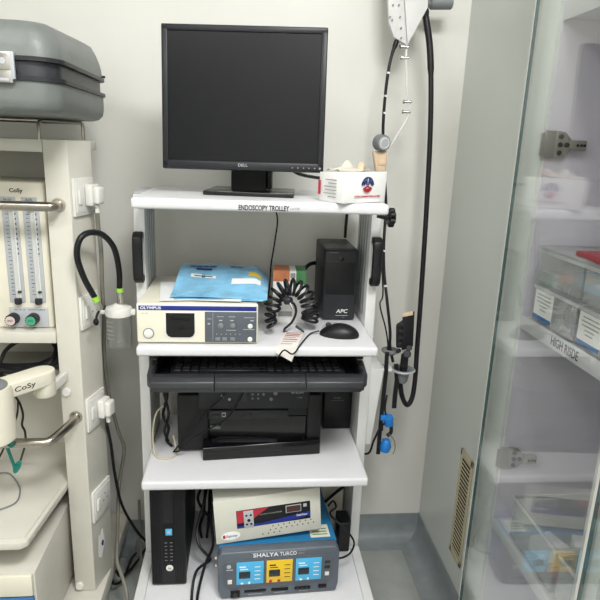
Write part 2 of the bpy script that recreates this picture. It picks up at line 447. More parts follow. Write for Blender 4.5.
# ------------------------------------------------------------------ trolley
HW = 0.304
t = trolley = thing('equipment_trolley', 'white three shelf endoscopy trolley with lettered top edge', 'trolley', (0, 0.2, 0))
def shelf(z, y0=0, y1=.40, hw=HW, th=.026):
    return MB().box(-hw, hw, y0, y1, z-th, z, .007, 3).build('shelf', m_white, t)
tops = shelf(1.30)
shelf(.937); shelf(.56)
text('lettering', 'ENDOSCOPY TROLLEY', (0.0029, -0.0008, 1.2832), m_txtk, tops, width=.119, height=.0125, bold=.06)
text('lettering', 'unit', (0.0765, -0.0006, 1.2843), m_txtg, tops, width=.022, height=.006)
b = MB()
b.box(-.336, .336, -.09, .40, .168, .195, .004)
base = b.build('base_shelf', m_white, t)
for sx in (-1, 1):
    MB().box(sx*.320-.014, sx*.320+.014, -.089, .185, .194, .201, .002).build('side_rail', m_post, t)
    x0, x1 = sorted((sx*.3045, sx*.333))
    p = MB().box(x0, x1, .19, .37, .194, 1.292, .003).build('post', m_post, t)
    g = MB()
    xi = sx*.3043
    for k in range(4):
        yy = .225+k*.034
        g.box(min(xi, xi-sx*.0012), max(xi, xi-sx*.0012), yy, yy+.010, .96, 1.27)
    g.build('profile_ridge', m_alu, p)
    MB().box(x0+.001, x1-.001, .191, .369, 1.2915, 1.297, .002).build('post_cap', m_lgrey, p)
    # bowed black grab handle
    gx = sx*.322
    h = MB()
    gx = sx*.320; zt, zb = (1.196, 1.058)
    h.prism([(.189, zt-.002), (.166, zt), (.150, zt-.012), (.147, zt-.030), (.147, zb+.030), (.150, zb+.012), (.166, zb), (.189, zb+.002), (.189, zb+.020), (.172, zb+.022), (.167, zb+.034), (.167, zt-.034), (.172, zt-.022), (.189, zt-.020)], 'x', gx-.0125, gx+.0125, .004, 2)
    h.build('grab_handle', m_black, t)
# knob on the right of the top shelf
k = MB()
k.cyl((.304, .12, 1.262), (.332, .12, 1.256), .008, seg=12)
k.build('knob_stem', m_black, t)
k = MB()
kc = Vector((.332, .12, 1.256))
for i in range(7):
    a = 2*PI*i/7
    c = kc + Vector((0, .0175*math.cos(a), .0175*math.sin(a)))
    k.cyl(c, c+Vector((.016, 0, 0)), .0085, seg=12, bev=.003)
k.cyl(kc, kc+Vector((.018, 0, 0)), .019, seg=20, bev=.004)
k.build('clamp_knob', m_black, t)
MB().cyl(kc+Vector((.0178, -.004, .003)), kc+Vector((.0192, -.004, .003)), .005, seg=14).build('knob_cap', m_lgrey, t)
# keyboard tray
b = MB()
b.box(-.268, .268, -.002, .30, .838, .844, .001)
b.box(-.268, -.26, .0, .30, .844, .874, .002); b.box(.26, .268, .0, .30, .844, .874, .002)
tr = b.build('keyboard_tray', m_blackm, t)
b = MB()
prof = [(-.030, .832), (-.034, .842), (-.031, .855), (-.018, .8635), (.002, .866), (.002, .832)]
b.prism(prof, 'x', -.266, -.112, .0015); b.prism([(a-.0015, c+.001) if a < 0 else (a, c) for a, c in prof], 'x', -.1105, .1165, .0015); b.prism(prof, 'x', .118, .266, .0015)
b.prism([(-.004, .824), (-.024, .826), (-.029, .833), (.012, .833), (.012, .824)], 'x', -.262, .262, .002)
for sx in (-1, 1):
    b.hull8([(sx*.262, -.030, .834), (sx*.279, -.006, .834), (sx*.279, .06, .834), (sx*.262, .06, .834),
             (sx*.262, -.030, .860), (sx*.279, -.006, .866), (sx*.279, .06, .882), (sx*.262, .06, .882)], .004)
b.build('tray_lip', m_tray, tr)
for sx in (-1, 1):
    MB().box(min(sx*.262, sx*.2835), max(sx*.262, sx*.2835), .08, .34, .876, .9115, .001).build('slide_rail', m_dark, tr)
# castors
for sx in (-1, 1):
    for y in (-.03, .33):
        c = MB(); c.cyl((sx*.285, y, .168), (sx*.285, y, .135), .016, seg=12)
        c.box(sx*.285-.021, sx*.285-.016, y-.028, y+.028, .045, .137, .003); c.box(sx*.285+.016, sx*.285+.021, y-.028, y+.028, .045, .137, .003)
        c.box(sx*.285-.021, sx*.285+.021, y-.028, y+.028, .128, .138, .002)
        cs = c.build('castor', m_lgrey, t)
        MB().cyl((sx*.285-.0145, y, .045), (sx*.285+.0145, y, .045), .0445, seg=28, bev=.006).build('wheel', m_dark, cs)
# scope bracket at the right of the trolley (white sheet metal arm and grey cup)
b = MB()
b.hull8([(.334, .20, .55), (.352, .20, .55), (.352, .30, .55), (.334, .30, .55),
         (.334, .20, .80), (.376, .20, .80), (.376, .31, .80), (.334, .31, .80)], .004)
br = b.build('scope_arm', m_post, t)
b = MB(); b.box(.37, .408, .225, .262, .780, .790, .002)
b.build('arm_plate', m_post, br)

# keyboard
t = thing('keyboard', 'black keyboard lying in the pull-out tray under the middle shelf', 'keyboard', (0, .10, .8445))
MB().box(-.225, .225, .012, .155, .8445, .862, .004).build('case', m_blackm, t)
b = MB()
for r_ in range(6):
    n = 20
    for c in range(n):
        x = -.216+c*.0216
        if r_ == 5 and 3 <= c <= 9: continue
        b.box(x, x+.0185, .020+ (5-r_)*.0215, .020+(5-r_)*.0215+.0185, .8618, .868, .0015, 1)
b.box(-.151, .013, .020, .0385, .8618, .868, .0015, 1)
tag(b.build('keys', m_black, t), None, None, kind='stuff')

# ------------------------------------------------------------------ monitor
t = thing('computer_monitor', 'square black monitor on a stand on the trolley top', 'monitor', (-0.048, 0.128, 1.3005), (0, 0, R(-6.5)))
TI = Matrix.Translation((0, 0, .0625)) @ Matrix.Rotation(R(-.5), 4, 'Y') @ Matrix.Rotation(R(-4.5), 4, 'X')
mw, mh = .4056, .343
def tilt(mb): mb.bm.transform(TI); return mb
fr = MB()
bz = .0155
fr.box(-mw/2, mw/2, 0, .022, 0, bz+.006, .003); fr.box(-mw/2, mw/2, 0, .022, mh-bz, mh, .003)
fr.box(-mw/2, -mw/2+bz, 0, .022, .004, mh-.004, .003); fr.box(mw/2-bz, mw/2, 0, .022, .004, mh-.004, .003)
bezel = tilt(fr).build('bezel', m_bezel, t)
tilt(MB().box(-mw/2+.012, mw/2-.012, .0035, .010, .015, mh-.012)).build('screen', m_screen, t)
b = MB(); b.box(-mw/2+.004, mw/2-.004, .018, .034, .004, mh-.004, .006)
b.hull8([(-.15, .03, .06), (.15, .03, .06), (.11, .055, .09), (-.11, .055, .09), (-.15, .03, .29), (.15, .03, .29), (.11, .055, .26), (-.11, .055, .26)], .006)
tilt(b).build('rear_shell', m_black, t)
o = text('lettering', 'DELL', (0, -.0008, .0125), m_lgrey, bezel, width=.024, height=.0072, bold=.01); o.data.transform(TI)
d = MB()
for k in range(5): d.cyl((.125+k*.014, .0008, .010), (.125+k*.014, -.0008, .010), .002, seg=8)
d.cyl((.194, .0008, .010), (.194, -.0010, .010), .0032, seg=10)
tilt(d).build('button', m_grey, bezel)
b = MB(); b.prism([(.055, .0), (.055, .09), (.052, .22), (.078, .22), (.105, .10), (.11, .0)], 'x', -.037, .055, .004)
b.build('stand_neck', m_blackm, t)
MB().box(.055, .070, .065, .10, .012, .16, .006).build('cable_guide', m_black, t)
b = MB(); b.prism([(-.098, -.02), (.132, -.02), (.129, .16), (-.095, .16)], 'z', 0.0, .011, .003)
b.build('stand_base', m_blackg, t)

# ------------------------------------------------------------------ glove box
t = thing('glove_box', 'squashed white glove carton with round navy and red emblem on trolley top', 'box', (.186, -.018, 1.3005), (0, 0, R(33)))
w, d, h = .142, .085, .069
b = MB(); b.hull8([(0, 0, 0), (w, 0, .001), (w, d, 0), (0, d, 0), (-.004, -.004, h+.004), (w-.002, -.003, h+.006), (w-.004, d, h), (0, d+.002, h)], .0015)
body = b.build('carton', m_paper, t)
# emblem: navy dome with MA cut as strokes, red arc below
FT = Matrix.Rotation(R(90), 4, 'X') @ Matrix.Rotation(R(0), 4, 'Z')
ex, ez, er, yf = w*.53, h*.60, .021, -.0042
q = MB()
def arc(r0, r1, a0, a1, n=14):
    return [(ex+r1*math.cos(a0+(a1-a0)*i/n), ez+r1*math.sin(a0+(a1-a0)*i/n)) for i in range(n+1)] + [(ex+r0*math.cos(a1-(a1-a0)*i/n), ez+r0*math.sin(a1-(a1-a0)*i/n)) for i in range(n+1)]
q.prism(arc(er*.88, er, R(5), R(175)), 'y', yf-.0006, yf)
for x0, z0, x1, z1, wd in ((-.018, 0, -.016, .010, .004), (-.011, .001, -.010, .017, .004), (-.003, .001, -.004, .019, .004), (-.016, .010, -.011, .002, .0025), (-.011, .015, -.004, .004, .0025),
                           (.002, .001, .005, .019, .0035), (.013, .001, .006, .018, .0035), (.004, .007, .012, .007, .003), (.017, .0, .014, .012, .004)):
    dx, dz = x1-x0, z1-z0; L = math.hypot(dx, dz); nx, nz = -dz/L*wd/2, dx/L*wd/2
    q.prism([(ex+x0+nx, ez+z0+nz), (ex+x1+nx, ez+z1+nz), (ex+x1-nx, ez+z1-nz), (ex+x0-nx, ez+z0-nz)], 'y', yf-.0006, yf)
q.build('emblem', m_blueprint, body)
q = MB()
q.prism(arc(er*.42, er*.78, R(205), R(335)), 'y', yf-.0006, yf)
q.prism([(ex-.015, ez-.006), (ex, ez+.0005), (ex+.015, ez-.006), (ex+.013, ez-.0095), (ex, ez-.003), (ex-.013, ez-.0095)], 'y', yf-.0006, yf)
q.prism([(ex+.0055*math.cos(a*PI/6), ez-.0095+.0028*math.sin(a*PI/6)) for a in range(12)], 'y', yf-.0006, yf)
q.build('emblem', m_red, body)
text('lettering', 'LATEX EXAMINATION GLOVES', (ex+.002, yf+.0006, ez-.0255), m_red, body, width=.085, height=.004, ext=.0006)
q = MB()
for k in range(6): q.box(-.0042, -.0034, .02, .02+(.03, .045, .04, .045, .03, .04)[k], .012+k*.008, .014+k*.008)
q.build('side_print', m_txtg, body)
MB().box(-.0042, -.0034, .078, .086, .016, .05).build('side_print', m_red, body)
# opening with gloves sticking out
q = MB(); q.prism([(w*.5+.045*math.cos(a*PI/10), d*.52+.024*math.sin(a*PI/10)) for a in range(20)], 'z', h+.0035, h+.0052)
q.build('opening', m_tan, body)
g = MB()
grid = []
for i in range(15):
    row = []
    for j in range(11):
        u = i/14-.5; v = j/10-.5
        hgt = .020*math.exp(-((u/.24)**2+(v/.3)**2)*1.6)*(1+.35*math.sin(9*u+4*v)) + .004*math.sin(14*v+5*u)
        row.append((w*.34+u*.085, d*.5+v*.072, h+.006+max(hgt, .0)))
    grid.append(row)
g.sheet(grid, .0012)
g.build('glove', m_glove, t)
g = MB()
g.tube([(w*.55, d*.35, h+.004), (w*.62, d*.42, h+.017), (w*.74, d*.6, h+.015), (w*.82, d*.7, h+.004)], .009, 8)
g.build('carton_flap', m_tan, t)

# ------------------------------------------------------------------ light source with papers on top
t = thing('light_source', 'cream endoscopy light source with navy stripe on the middle shelf', 'light source', (-.154, .15, .9375))
fx0, fx1, fy, z0, z1 = -.3035, -.005, .02, .9375, 1.043
MB().box(fx0+.003, fx1-.003, fy+.012, .33, z0+.006, z1-.002, .003).build('casing', m_oly, t)
b = MB(); b.box(fx0, fx1, fy, fy+.016, z0+.003, z1, .005, 3)
fp = b.build('front_panel', m_oly, t)
MB().box(fx0+.006, fx1-.004, fy-.0008, fy+.001, z1-.0175, z1-.006, .0004).build('stripe', m_navy, fp)
text('lettering', 'OLYMPUS', (fx0+.035, fy-.0009, z1-.0118), m_txtw, fp, width=.050, height=.0072, bold=.05)
text('lettering', 'CLV-180', (fx0+.0195, fy-.0003, z1-.026), m_txtg, fp, width=.016, height=.003)
# lamp aperture with rounded lower corners
ax0, ax1, az0, az1 = -.232, -.162, .9560, 1.019
def aper(x0, x1, z0, z1, c):
    return [(x0, z1), (x0, z0+c), (x0+c*.35, z0+c*.3), (x0+c, z0), (x1-c, z0), (x1-c*.35, z0+c*.3), (x1, z0+c), (x1, z1)]
b = MB(); b.prism(aper(ax0-.0035, ax1+.0035, az0-.0035, az1+.003, .014), 'y', fy-.0012, fy+.002, .0006); b.build('socket_rim', m_plug, fp)
b = MB(); b.prism(aper(ax0, ax1, az0, az1, .012), 'y', fy-.0020, fy+.002); b.build('socket_opening', m_blackg, fp)
b = MB(); b.box(ax0+.012, ax1-.012, fy-.0035, fy-.002, az1-.018, az1-.006, .001); b.box(ax0+.030, ax0+.040, fy-.0035, fy-.002, az0+.02, az0+.034, .001)
b.build('socket_latch', m_blackm, fp)
pc = (-.275, fy, .966)
MB().lathe([(.0135, 0), (.0135, .0015), (.0115, .002)], pc, (0, -1, 0), 28).build('button_ring', m_grey, fp)
MB().lathe([(.0112, 0), (.0112, .004), (.0095, .005)], pc, (0, -1, 0), 28).build('power_button', m_plug, fp)
MB().box(-.137, -.0085, fy-.0014, fy+.001, z0+.006, z1-.020, .0006).build('control_panel', m_panelg, fp)
b = MB()
b.box(-.1175, -.1168, fy-.0020, fy-.0012, z0+.010, z1-.023)
for x0, x1, z in ((-.131, -.121, .006), (-.107, -.090, 0.012), (-.078, -.062, 0.012), (-.04, -.014, .010), (-.084, -.060, -.023), (-.042, -.014, -.021)):
    b.box(x0, x1, fy-.0020, fy-.0012, .998+z, .9992+z)
for x in (-.098, -.07, -.02): b.box(x-.004, x+.004, fy-.0020, fy-.0012, .9995, 1.0022)
b.box(-.13, -.124, fy-.0020, fy-.0012, .9905, .9935)
for k in range(6): b.box(-.1085+k*.0115, -.1065+k*.0115, fy-.0020, fy-.0012, .964, .966)
b.build('panel_print', m_lgrey, fp)
b = MB()
for x in (-.098, -.068): b.lathe([(.0068, 0), (.0068, .002), (.0055, .003)], (x, fy-.0012, .9870), (0, -1, 0), 18)
for x in (-.105, -.088, -.068): b.box(x-.006, x+.006, fy-.0028, fy-.0012, .9480, .9570, .001)
b.build('panel_button', m_grey, fp)
b = MB()
for z in (.9865, .9520): b.lathe([(.0062, 0), (.0062, .002), (.005, .003)], (-.0245, fy-.0012, z), (0, -1, 0), 18)
b.build('panel_button', m_plug, fp)
f = MB()
for x in (-.28, -.03):
    for y in (.05, .29): f.cyl((x, y, .9372), (x, y, .9445), .009, seg=12)
f.build('foot', m_blackm, t)

ZT = z1+.0005
def wavy(x0, x1, y0, y1, z, amp, nx=14, ny=10, seed=1, yaw=0, lift=None):
    r_ = random.Random(seed); ph = [r_.uniform(0, 6) for _ in range(6)]; g = []
    cx, cy = (x0+x1)/2, (y0+y1)/2; c, s_ = math.cos(yaw), math.sin(yaw)
    for i in range(nx+1):
        row = []
        for j in range(ny+1):
            x = x0+(x1-x0)*i/nx; y = y0+(y1-y0)*j/ny
            dz = amp*(1+math.sin(18*x+ph[0]+9*y)*.5+math.sin(31*y+ph[1]-12*x)*.5)
            if lift: dz += lift(i/nx, j/ny)
            row.append((cx+(x-cx)*c-(y-cy)*s_, cy+(x-cx)*s_+(y-cy)*c, z+dz))
        g.append(row)
    return g
o = MB().sheet(wavy(-.262, -.10, .045, .25, ZT+.0008, .0006, seed=2, yaw=.12), .0006).build('paper_sheet', m_paper, None, (-.17, .14, ZT))
tag(o, 'loose white paper sheets under the blue sleeve on the light source', 'paper')
t = thing('document_sleeve', 'crumpled blue plastic folder on top of the light source', 'folder', (-.12, .16, ZT))
LIFT = lambda u, v: .040*min(1, v*1.35)**1.3*(1-.10*math.sin(PI*u))*(1-.8*max(0, u-.86)/.14) + .003*math.sin(7*u+5*v)*v
b = MB().sheet(wavy(-.220, .024, .050, .285, ZT+.0045, .0026, 26, 18, seed=5, yaw=-.05, lift=lambda u, v: LIFT(u, v)), .0015)
cov = b.build('cover', m_bluebag, t)
b = MB().sheet(wavy(-.203, -.045, .038, .11, ZT+.0028, .0005, 10, 6, seed=7, yaw=-.08, lift=lambda u, v: .004*v), .0006)
b.build('inner_page', m_paper, t)
b = MB().sheet(wavy(-.210, .012, .043, .20, ZT+.0032, .0006, 10, 8, seed=6, yaw=-.05, lift=lambda u, v: .003*v), .0008)
b.build('lower_cover', m_bluebag, t)
def flat_on_cover(u0, u1, v0, v1, nx=6, ny=3, dz=.0016):
    full = dict(x0=-.245, x1=-.012, y0=.045, y1=.295)
    r_ = random.Random(5); ph = [r_.uniform(0, 6) for _ in range(6)]; g = []
    c, s_ = math.cos(-.05), math.sin(-.05); cx, cy = -.098, .1675
    for i in range(nx+1):
        row = []
        for j in range(ny+1):
            u = u0+(u1-u0)*i/nx; v = v0+(v1-v0)*j/ny
            x = -.220+.244*u; y = .050+.235*v
            z = ZT+.0045+.0026*(1+math.sin(18*x+ph[0]+9*y)*.5+math.sin(31*y+ph[1]-12*x)*.5)+LIFT(u, v)+dz
            row.append((cx+(x-cx)*c-(y-cy)*s_, cy+(x-cx)*s_+(y-cy)*c, z))
        g.append(row)
    return g
for k, (u0, u1, v0, v1) in enumerate(((.10, .16, .80, .86), (.17, .24, .80, .86), (.25, .31, .80, .86), (.32, .40, .80, .86), (.18, .36, .70, .74), (.56, .62, .83, .87), (.64, .70, .83, .87))):
    MB().sheet(flat_on_cover(u0, u1, v0, v1), .0003).build('print', m_blueprint, cov)
for q_ in ((.14, .26, .52, .60), (.30, .42, .52, .58), (.60, .92, .38, .52)): MB().sheet(flat_on_cover(*q_), .0003).build('print_patch', m_paper, cov)
b = MB(); b.sheet(flat_on_cover(.78, .92, .58, .68), .0003); b.build('print_patch', m_yelp, cov)
b = MB(); b.sheet(flat_on_cover(.18, .38, .545, .565, dz=.002), .0003); b.build('print', m_txtk, cov)

# ------------------------------------------------------------------ carton, spiral cable, tag, UPS, mouse
t = thing('medicine_carton', 'white carton with orange and green printed top behind the spiral cord', 'box', (.086, .205, .9375), (0, 0, R(-2)))
MB().box(-.046, .046, 0, .075, 0, .152, .001).build('carton', m_paper, t)
b = MB(); b.box(-.046, .0, -.0006, .076, .122, .1528, .0002); b.build('print_panel', m_orange, t)
b = MB(); b.box(.018, .0465, -.0006, .076, .114, .1528, .0002); b.build('print_panel', m_greenp, t)
b = MB(); b.box(.002, .016, -.0006, -.0001, .132, .146); b.box(-.03, .010, -.0006, -.0001, .02, .035); b.build('print_lines', m_txtg, t)
# spiral cord: helix wound along an arch
arch = []
ac = Vector((.086, .145, .995)); ah = .046
NT = 18
def arch_pt(s):
    # s 0..1 : left foot up over the top and down the right side
    if s < .2:
        k = s/.2; return Vector((.086-.050-.006*math.sin(PI*k), .095+.045*k, .963+.034*k))
    if s > .8:
        k = (s-.8)/.2; return Vector((.086+.052+.004*math.sin(PI*k), .140, .997-.034*k))
    a = PI-(s-.2)/.6*PI
    return Vector((.087+.051*math.cos(a), .140+.012*math.sin(a), .997+.060*math.sin(a)))
pts = []
N = NT*14
for i in range(N+1):
    s = i/N; p = arch_pt(s); q_ = arch_pt(min(1, s+.004))-arch_pt(max(0, s-.004)); q_.normalize()
    n1 = Vector((0, 1, 0)); n2 = q_.cross(n1)
    ang = 2*PI*NT*s; rr_ = .0215
    pts.append(p + n1*rr_*.8*math.cos(ang) + n2*rr_*math.sin(ang))
tail = [arch_pt(0)+Vector((.012, -.012, -.012)), Vector((.09, .115, .944)), Vector((.125, .11, .944))]
t = thing('spiral_cord', 'black coiled spiral cord standing in an arch before a carton', 'cord', (.086, .14, .9375))
MB().tube(pts, .0041, 8, smooth=False).build('coil', m_black, t)
b = MB(); b.tube([(0.0793, 0.1180, 1.0236), (0.0929, 0.1180, 1.0182), (0.0993, 0.1200, 0.9954), (0.0896, 0.1220, 0.9665), (0.0684, 0.1200, 0.9442), (0.0844, 0.1120, 0.9356)], .0034, 8)
b.build('cord_end', m_black, t)
b = MB(); b.cyl((0.0716, 0.1250, 1.0272), (0.0841, 0.1120, 1.0281), .0125, .010, seg=20, bev=.002); b.cyl((0.0999, 0.1120, 0.9584), (0.1210, 0.1000, 0.9455), .004, .003, seg=10)
b.build('plug', m_dark, t)
b = MB(); b.cyl((0.0816, 0.1120, 1.0225), (0.0897, 0.1060, 1.0077), .0035, seg=12); b.build('pin', m_chrome, t)

tg = MB()
g = []
A0, A1 = Vector((0.0747, 0.1290, 0.9385)), Vector((0.1252, 0.1127, 0.9385)); E0, E1 = Vector((.042, -.0035, .9388)), Vector((.094, -.0035, .9388)); B0, B1 = Vector((.040, -.006, .925)), Vector((.081, -.006, .901))
def tagp(k, q):
    if k < .75:
        p = A0.lerp(E0, k/.75).lerp(A1.lerp(E1, k/.75), q); p.z += .004*math.sin(PI*k/.75)+.0006
    else:
        p = E0.lerp(B0, (k-.75)/.25).lerp(E1.lerp(B1, (k-.75)/.25), q)
    return p
for i in range(13): g.append([tagp(i/12, j/5) for j in range(6)])
t = thing('printed_tag', 'crinkled white paper tag with red print over the middle shelf edge', 'tag', (.085, .04, .9385))
tp = tg.sheet(g, .0005).build('paper', m_tagp, t)
for i in range(7):
    k = .10+i*.09
    pb = MB(); pb.ribbon([tagp(k, q)+Vector((0, 0, .0008)) for q in (.12, .35, .6, .85 if i % 3 else .7)], .0045 if i in (1, 2, 4) else .0028, .0003)
    pb.build('print_line', m_red if i in (1, 2, 4) else m_txtg, tp)


t = thing('power_backup_unit', 'tall black battery backup unit at the right of the middle shelf', 'battery backup', (.238, .33, .9375))
ux0, ux1, uy, uz = .186, .284, .235, 1.148
b = MB(); b.box(ux0, ux1, uy+.012, .435, .9375, uz, .006, 3); b.build('casing', m_black, t)
b = MB(); b.box(ux0+.001, ux1-.001, uy, uy+.016, .939, uz-.001, .006, 3); fp = b.build('front_panel', m_dark, t)
b = MB(); b.box(ux0+.007, ux1-.007, uy-.0012, uy+.002, 1.015, 1.112, .001); b.build('front_inset', m_black, fp)
text('lettering', 'APC', (.244, uy-.0016, .966), m_txtw, fp, width=.034, height=.0115, bold=.02, shear=.15)
MB().box(.226, .262, uy-.0010, uy+.001, .9525, .9535).build('emblem_line', m_lgrey, fp)
MB().lathe([(.007, 0), (.007, .001), (.0055, .0015)], (.236, uy+.0005, 1.120), (0, -1, 0), 18).build('power_button', m_blackg, fp)
b = MB()
for k in range(2): b.box(.215-k*.0, .2155, uy-.0008, uy+.001, 1.118, 1.122)
b.box(.2, .225, uy-.0008, uy+.001, 1.138, 1.1395); b.box(.246, .252, uy-.0008, uy+.001, .9465, .9478)
b.build('print', m_grey, fp)

# mouse
t = thing('computer_mouse', 'black mouse near the front right of the middle shelf', 'mouse', (.216, .095, .9375), (0, 0, R(75)))
b = MB()
b.sphere((0, 0, .004), .05, (.62, 1.08, .62), 24)
bm = b.bm
for v in bm.verts:
    if v.co.z < 0.0: v.co.z = 0.0
    if v.co.y > 0: v.co.z *= 1-.25*(v.co.y/.054)
body = b.build('shell', m_black, t)
MB().lathe([(.006, -.003), (.008, -.0015), (.008, .0015), (.006, .003)], (0, .030, .0275), (1, 0, 0), 16).build('scroll_wheel', m_dark, t)
b = MB(); b.tube([(0, .008, .0355), (0, .03, .0322), (0, .048, .019)], .0006, 6); b.build('button_gap', m_blackm, t)
cable('mouse_cable', 'thin black mouse cable curling over the middle shelf edge', [(.163, .107, .947), (0.1374, 0.0998, 0.9400), (0.1052, 0.0155, 0.9410), (0.0786, -0.0604, 0.9420), (.060, -.022, .938), (.045, -.014, .915), (.04, .02, .89)], .0021, m_black)

# ------------------------------------------------------------------ printer
t = thing('inkjet_printer', 'black inkjet printer on the third shelf below the keyboard tray', 'printer', (-.02, .27, .5605))
px0, px1, py, pz0 = -.225, .188, .15, .5605
b = MB(); b.box(px0, px1, py+.045, .395, pz0+.006, .775, .008, 3); b.build('body', m_black, t)
b = MB()
b.box(px0, -.135, py, py+.06, pz0+.006, .742, .008, 3); b.box(.145, px1, py, py+.06, pz0+.006, .742, .008, 3)
b.box(-.137, .147, py+.006, py+.06, .672, .742, .003); b.box(-.137, .147, py+.012, py+.06, pz0+.004, .596, .003)
fs = b.build('front_shell', m_black, t)
b = MB(); b.hull8([(-.165, py-.006, .700), (.150, py-.006, .700), (.150, py+.03, .700), (-.165, py+.03, .700), (-.165, py+.004, .762), (.150, py+.004, .762), (.150, py+.03, .762), (-.165, py+.03, .762)], .003)
cp = b.build('control_panel', m_dark, t)
b = MB(); b.box(-.137, .09, py-.004, py+.02, .668, .694, .002); b.build('scanner_edge', m_dark, t)
MB().box(-.134, .143, py+.010, py+.05, .598, .668).build('paper_slot', m_blackg, t)
b = MB(); b.box(-.115, .06, py-.018, py+.02, .590, .604, .003); b.build('paper_guide', m_dark, t)
def onpanel(x, z): 
    return (x, py-.0065+(z-.700)/.062*.010, z)
text('lettering', 'EPSON', onpanel(.115, .747), m_lgrey, cp, width=.033, height=.0085, bold=.02)
text('lettering', 'L130', onpanel(.122, .732), m_txtg, cp, width=.014, height=.004)
b = MB()
for x, z, r_ in ((-.098, .737, .0045), (-.078, .728, .004)): b.lathe([(r_, 0), (r_, .0012)], onpanel(x, z), (0, -1, .16), 14)
b.build('indicator', m_lgrey, cp)
b = MB()
for x, z, r_ in ((-.013, .742, .003), (-.013, .730, .003), (.003, .742, .003), (.018, .742, .004), (.052, .745, .006), (.040, .728, .005), (.003, .730, .003)): b.lathe([(r_, 0), (r_, .0012)], onpanel(x, z), (0, -1, .16), 14)
b.build('panel_button', m_grey, cp)
b = MB(); b.box(-.062, -.026, py-.006, py+.002, .722, .752, .001); b.build('display', m_lcd, cp)
b = MB(); b.box(-.099, -.088, py-.0052, py-.003, .675, .688, .0005); b.build('sticker', m_lgrey, t)
b = MB(); b.box(-.098, -.09, py-.0056, py-.0049, .678, .685, .0002); b.build('sticker_mark', m_dark, t)
b = MB(); b.box(-.128, -.105, py-.0055, py-.003, .677, .684, .001); b.box(-.04, -.015, py-.0055, py-.003, .677, .684, .001); b.build('slot', m_blackg, t)
MB().box(-.132, -.103, py+.002, py+.011, .634, .642, .001).build('tray_sticker', m_grey, t)
# output tray, folded out
b = MB(); b.hull8([(-.150, .103, .5602), (.186, .133, .5602), (.186, .165, .5602), (-.150, .148, .5602), (-.152, .108, .597), (.186, .138, .603), (.186, .165, .607), (-.152, .148, .607)], .003)
ot = b.build('output_tray', m_blackg, t)
b = MB(); b.hull8([(-.148, .1045, .574), (.184, .1345, .574), (.184, .14, .574), (-.148, .12, .574), (-.148, .1050, .578), (.184, .1350, .578), (.184, .14, .578), (-.148, .12, .578)])
b.build('tray_ridge', m_black, ot)
# ink tank
b = MB(); b.box(.213, .302, .285, .37, .5605, .70, .005, 3); tk = b.build('ink_tank', m_black, t)
MB().box(.189, .3035, .282, .372, .685, .705, .003).build('tank_lid', m_blackm, tk)
text('lettering', 'INK', (.255, .2845, .668), m_txtg, tk, width=.022, height=.004)
MB().box(.235, .277, .2843, .286, .659, .660).build('print_line', m_grey, tk)
# cables left of the printer
cable('printer_cable', 'black cable looping across the left of the printer front', [(-.085, .125, .775), (-.10, .118, .745), (-.145, .118, .70), (-.185, .115, .64), (-.22, .13, .595), (-.235, .155, .565)], .0024, m_blackm)
cable('printer_cable', 'black cable sagging over the printer control panel to lower left', [(-.03, .123, .775), (-.05, .118, .74), (-.08, .116, .69), (-.13, .114, .655), (-.18, .113, .625), (-.215, .12, .585), (-.237, .15, .565)], .0024, m_blackm)
cable('usb_cable', 'beige cable loop on the third shelf left of the printer', [(-0.2621, 0.2000, 0.6870), (-0.2836, 0.1700, 0.6796), (-0.2931, 0.1500, 0.6336), (-.290, .14, .575), (-.275, .12, .5635), (-.245, .115, .5635), (-.228, .135, .5635), (-.232, .16, .575), (-.24, .18, .60)], .0026, m_beige)
cable('power_cable', 'twisted black cable hanging left of the printer body', [(-.262, .22, .80), (-.258, .20, .72), (-.270, .19, .66), (-.255, .19, .62), (-.262, .19, .58), (-.245, .18, .566)], .0042, m_blackm)
cable('power_cable', 'second black cable down the gap beside the left trolley post', [(-.28, .24, .82), (-.272, .23, .72), (-.258, .22, .65), (-.27, .21, .60), (-.26, .21, .566)], .004, m_dark)

# ------------------------------------------------------------------ bottom shelf
ZB = .1955
t = thing('desktop_computer', 'slim black desktop computer upright at left of bottom shelf', 'computer', (-.242, .19, ZB))
tx0, tx1, ty = -.292, -.195, .045
MB().box(tx0+.002, tx1-.002, ty+.014, .385, ZB+.006, .527, .003).build('casing', m_blackm, t)
b = MB(); b.box(tx0, tx1, ty, ty+.018, ZB+.004, .529, .004); fp = b.build('front_panel', m_black, t)
b = MB()
for k in range(6): b.box(tx0+.004+k*.0044, tx0+.006+k*.0044, ty-.0014, ty+.001, ZB+.012, .522)
for k in range(6): b.box(tx1-.030+k*.0044, tx1-.028+k*.0044, ty-.0014, ty+.001, ZB+.012, .522)
b.build('grille_rib', m_blackm, fp)
MB().box(-.260, -.226, ty-.0018, ty+.001, ZB+.055, .523, .001).build('centre_strip', m_blackm, fp)
MB().box(-.256, -.228, ty-.0030, ty+.001, .405, .505, .001).build('drive_cover', m_black, fp)
MB().box(-.250, -.232, ty-.0034, ty+.001, .366, .386, .0006).build('window_sticker', m_skyp, fp)
MB().box(-.2455, -.2365, ty-.0037, ty-.003, .3715, .3805).build('sticker_mark', m_lgrey, fp)
b = MB()
for r_ in range(6):
    for c in range(2): b.box(-.2535+c*.015, -.2465+c*.015, ty-.0030, ty-.0016, .283+r_*.0115, .2845+r_*.0115)
b.build('port_mark', m_grey, fp)
MB().lathe([(.010, 0), (.010, .001), (.0075, .0016)], (-.241, ty-.0016, .258), (0, -1, 0), 24).build('emblem', m_plug, fp)
text('lettering', 'hp', (-.241, ty-.0034, .258), m_txtk, fp, width=.0085, height=.0085, shear=.3)
f = MB(); f.box(tx0+.004, tx1-.004, ty+.01, .38, ZB-.0002, ZB+.008, .002); f.build('foot', m_blackm, t)

